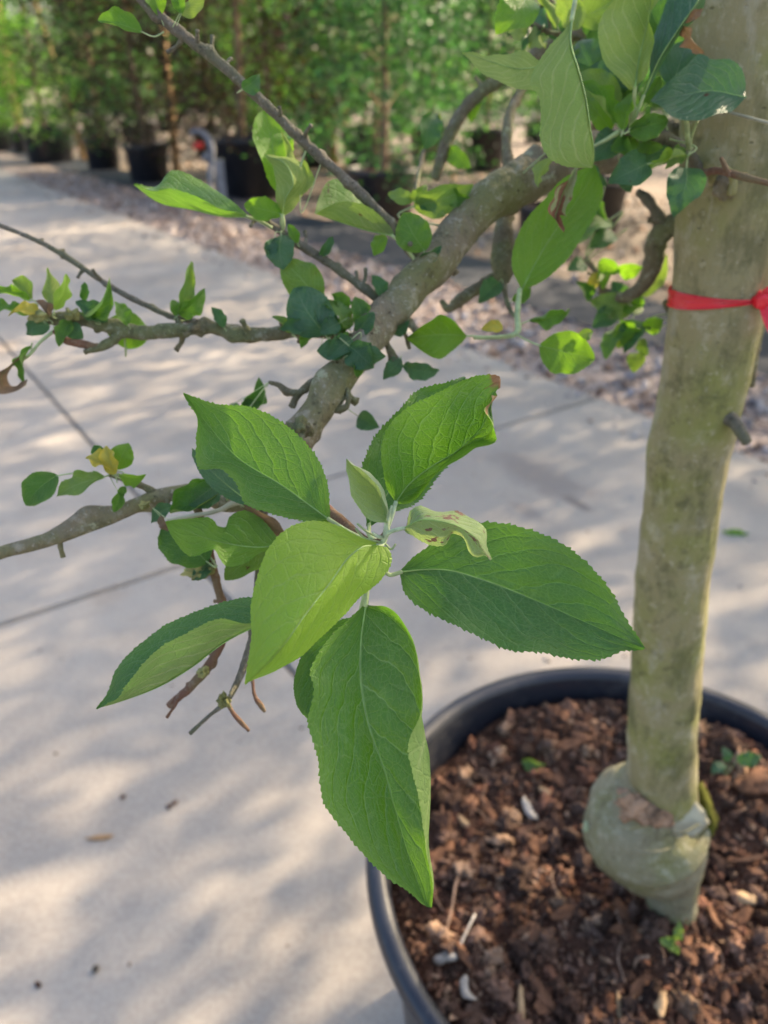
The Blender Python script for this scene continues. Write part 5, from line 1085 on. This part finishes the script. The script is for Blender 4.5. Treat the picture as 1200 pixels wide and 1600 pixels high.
def flat_leaf(px, py, dx, dy, w, mat, label, z=.006, cat='fallen leaf', soil_=True, name='fallen_leaf'):
    p = on_soil(px, py) if soil_ else G(px, py, 0); dd_ = (p - Vector((0, 0, CAM_H))).dot(fwd) - z
    e = empty(name, p, label, cat); grown((px - dx, py - dy, dd_ + .004), (px + dx, py + dy, dd_ - .004), w, mat, e, 12, 8, ns=30, nh=5, teeth=12, seed=int(px)); return e
flat_leaf(834, 1192, 19, 3, .33, LP, 'pale yellow green leaflet lying on the soil behind')
flat_leaf(1150, 832, 22, 3, .2, LF, 'green weed leaf on the concrete right of the trunk', soil_=False)
def bit(px, py, l, w, h, rz, mat, label, seed):
    p = G(px, py, 0); V, F = lump(2, seed, .45, 1.0, 1.5); V = V * np.array([l, w, h]) / 2; me = mesh_data('litter', V, F, None, None, True, (mat,)); o = link('litter_bit', me, None, p + Vector((0, 0, h * .45))); o.rotation_euler = (0, 0, rz); tag(o, label, 'litter'); return o
bit(157, 1310, .044, .009, .006, .15, M['wood'], 'yellowish dry sliver on the concrete at lower left', 601)
bit(150, 1516, .010, .012, .008, .3, M['joint'], 'black round crumb on the concrete near the lower left', 602)
bit(60, 1540, .013, .007, .006, -.6, M['bark_chip_dark'], 'dark flat crumb near the lower left corner', 603)
bit(272, 1256, .018, .008, .004, .8, M['bark_chip_dark'], 'dark shrivelled scrap on the concrete below the long folded leaf', 604)
bit(263, 1262, .014, .006, .004, 2.2, M['bark_chip_dark'], 'small dark scrap left of the shrivelled one', 605)
bit(192, 1246, .012, .008, .004, .7, M['bark_chip_dark'], 'small dark crumb left of the shrivelled scrap', 609)
bit(854, 1030, .012, .010, .005, .4, M['pale_chip'], 'white crumb on the concrete just behind the pot rim', 611)
# moss in the slab joint
rg = np.random.default_rng(91); n = 260; aa = rg.normal(1.725, .006, n); bb = rg.uniform(-.95, -.1, n); bb = np.where(rg.random(n) < .6, rg.normal(-.56, .05, n), bb)
pos = np.stack([PA.x * aa + PB.x * bb, PA.y * aa + PB.y * bb, np.full(n, -.002)], 1)
V, F, T = scatter([lump(1, 95, .4)], pos, .002 + .004 * rg.random(n), np.tile(np.array([[.06, .09, .03]]), (n, 1)), rg); o = build('joint_moss', V, F, M['pebble'], None, None, T); tag(o, kind='stuff')
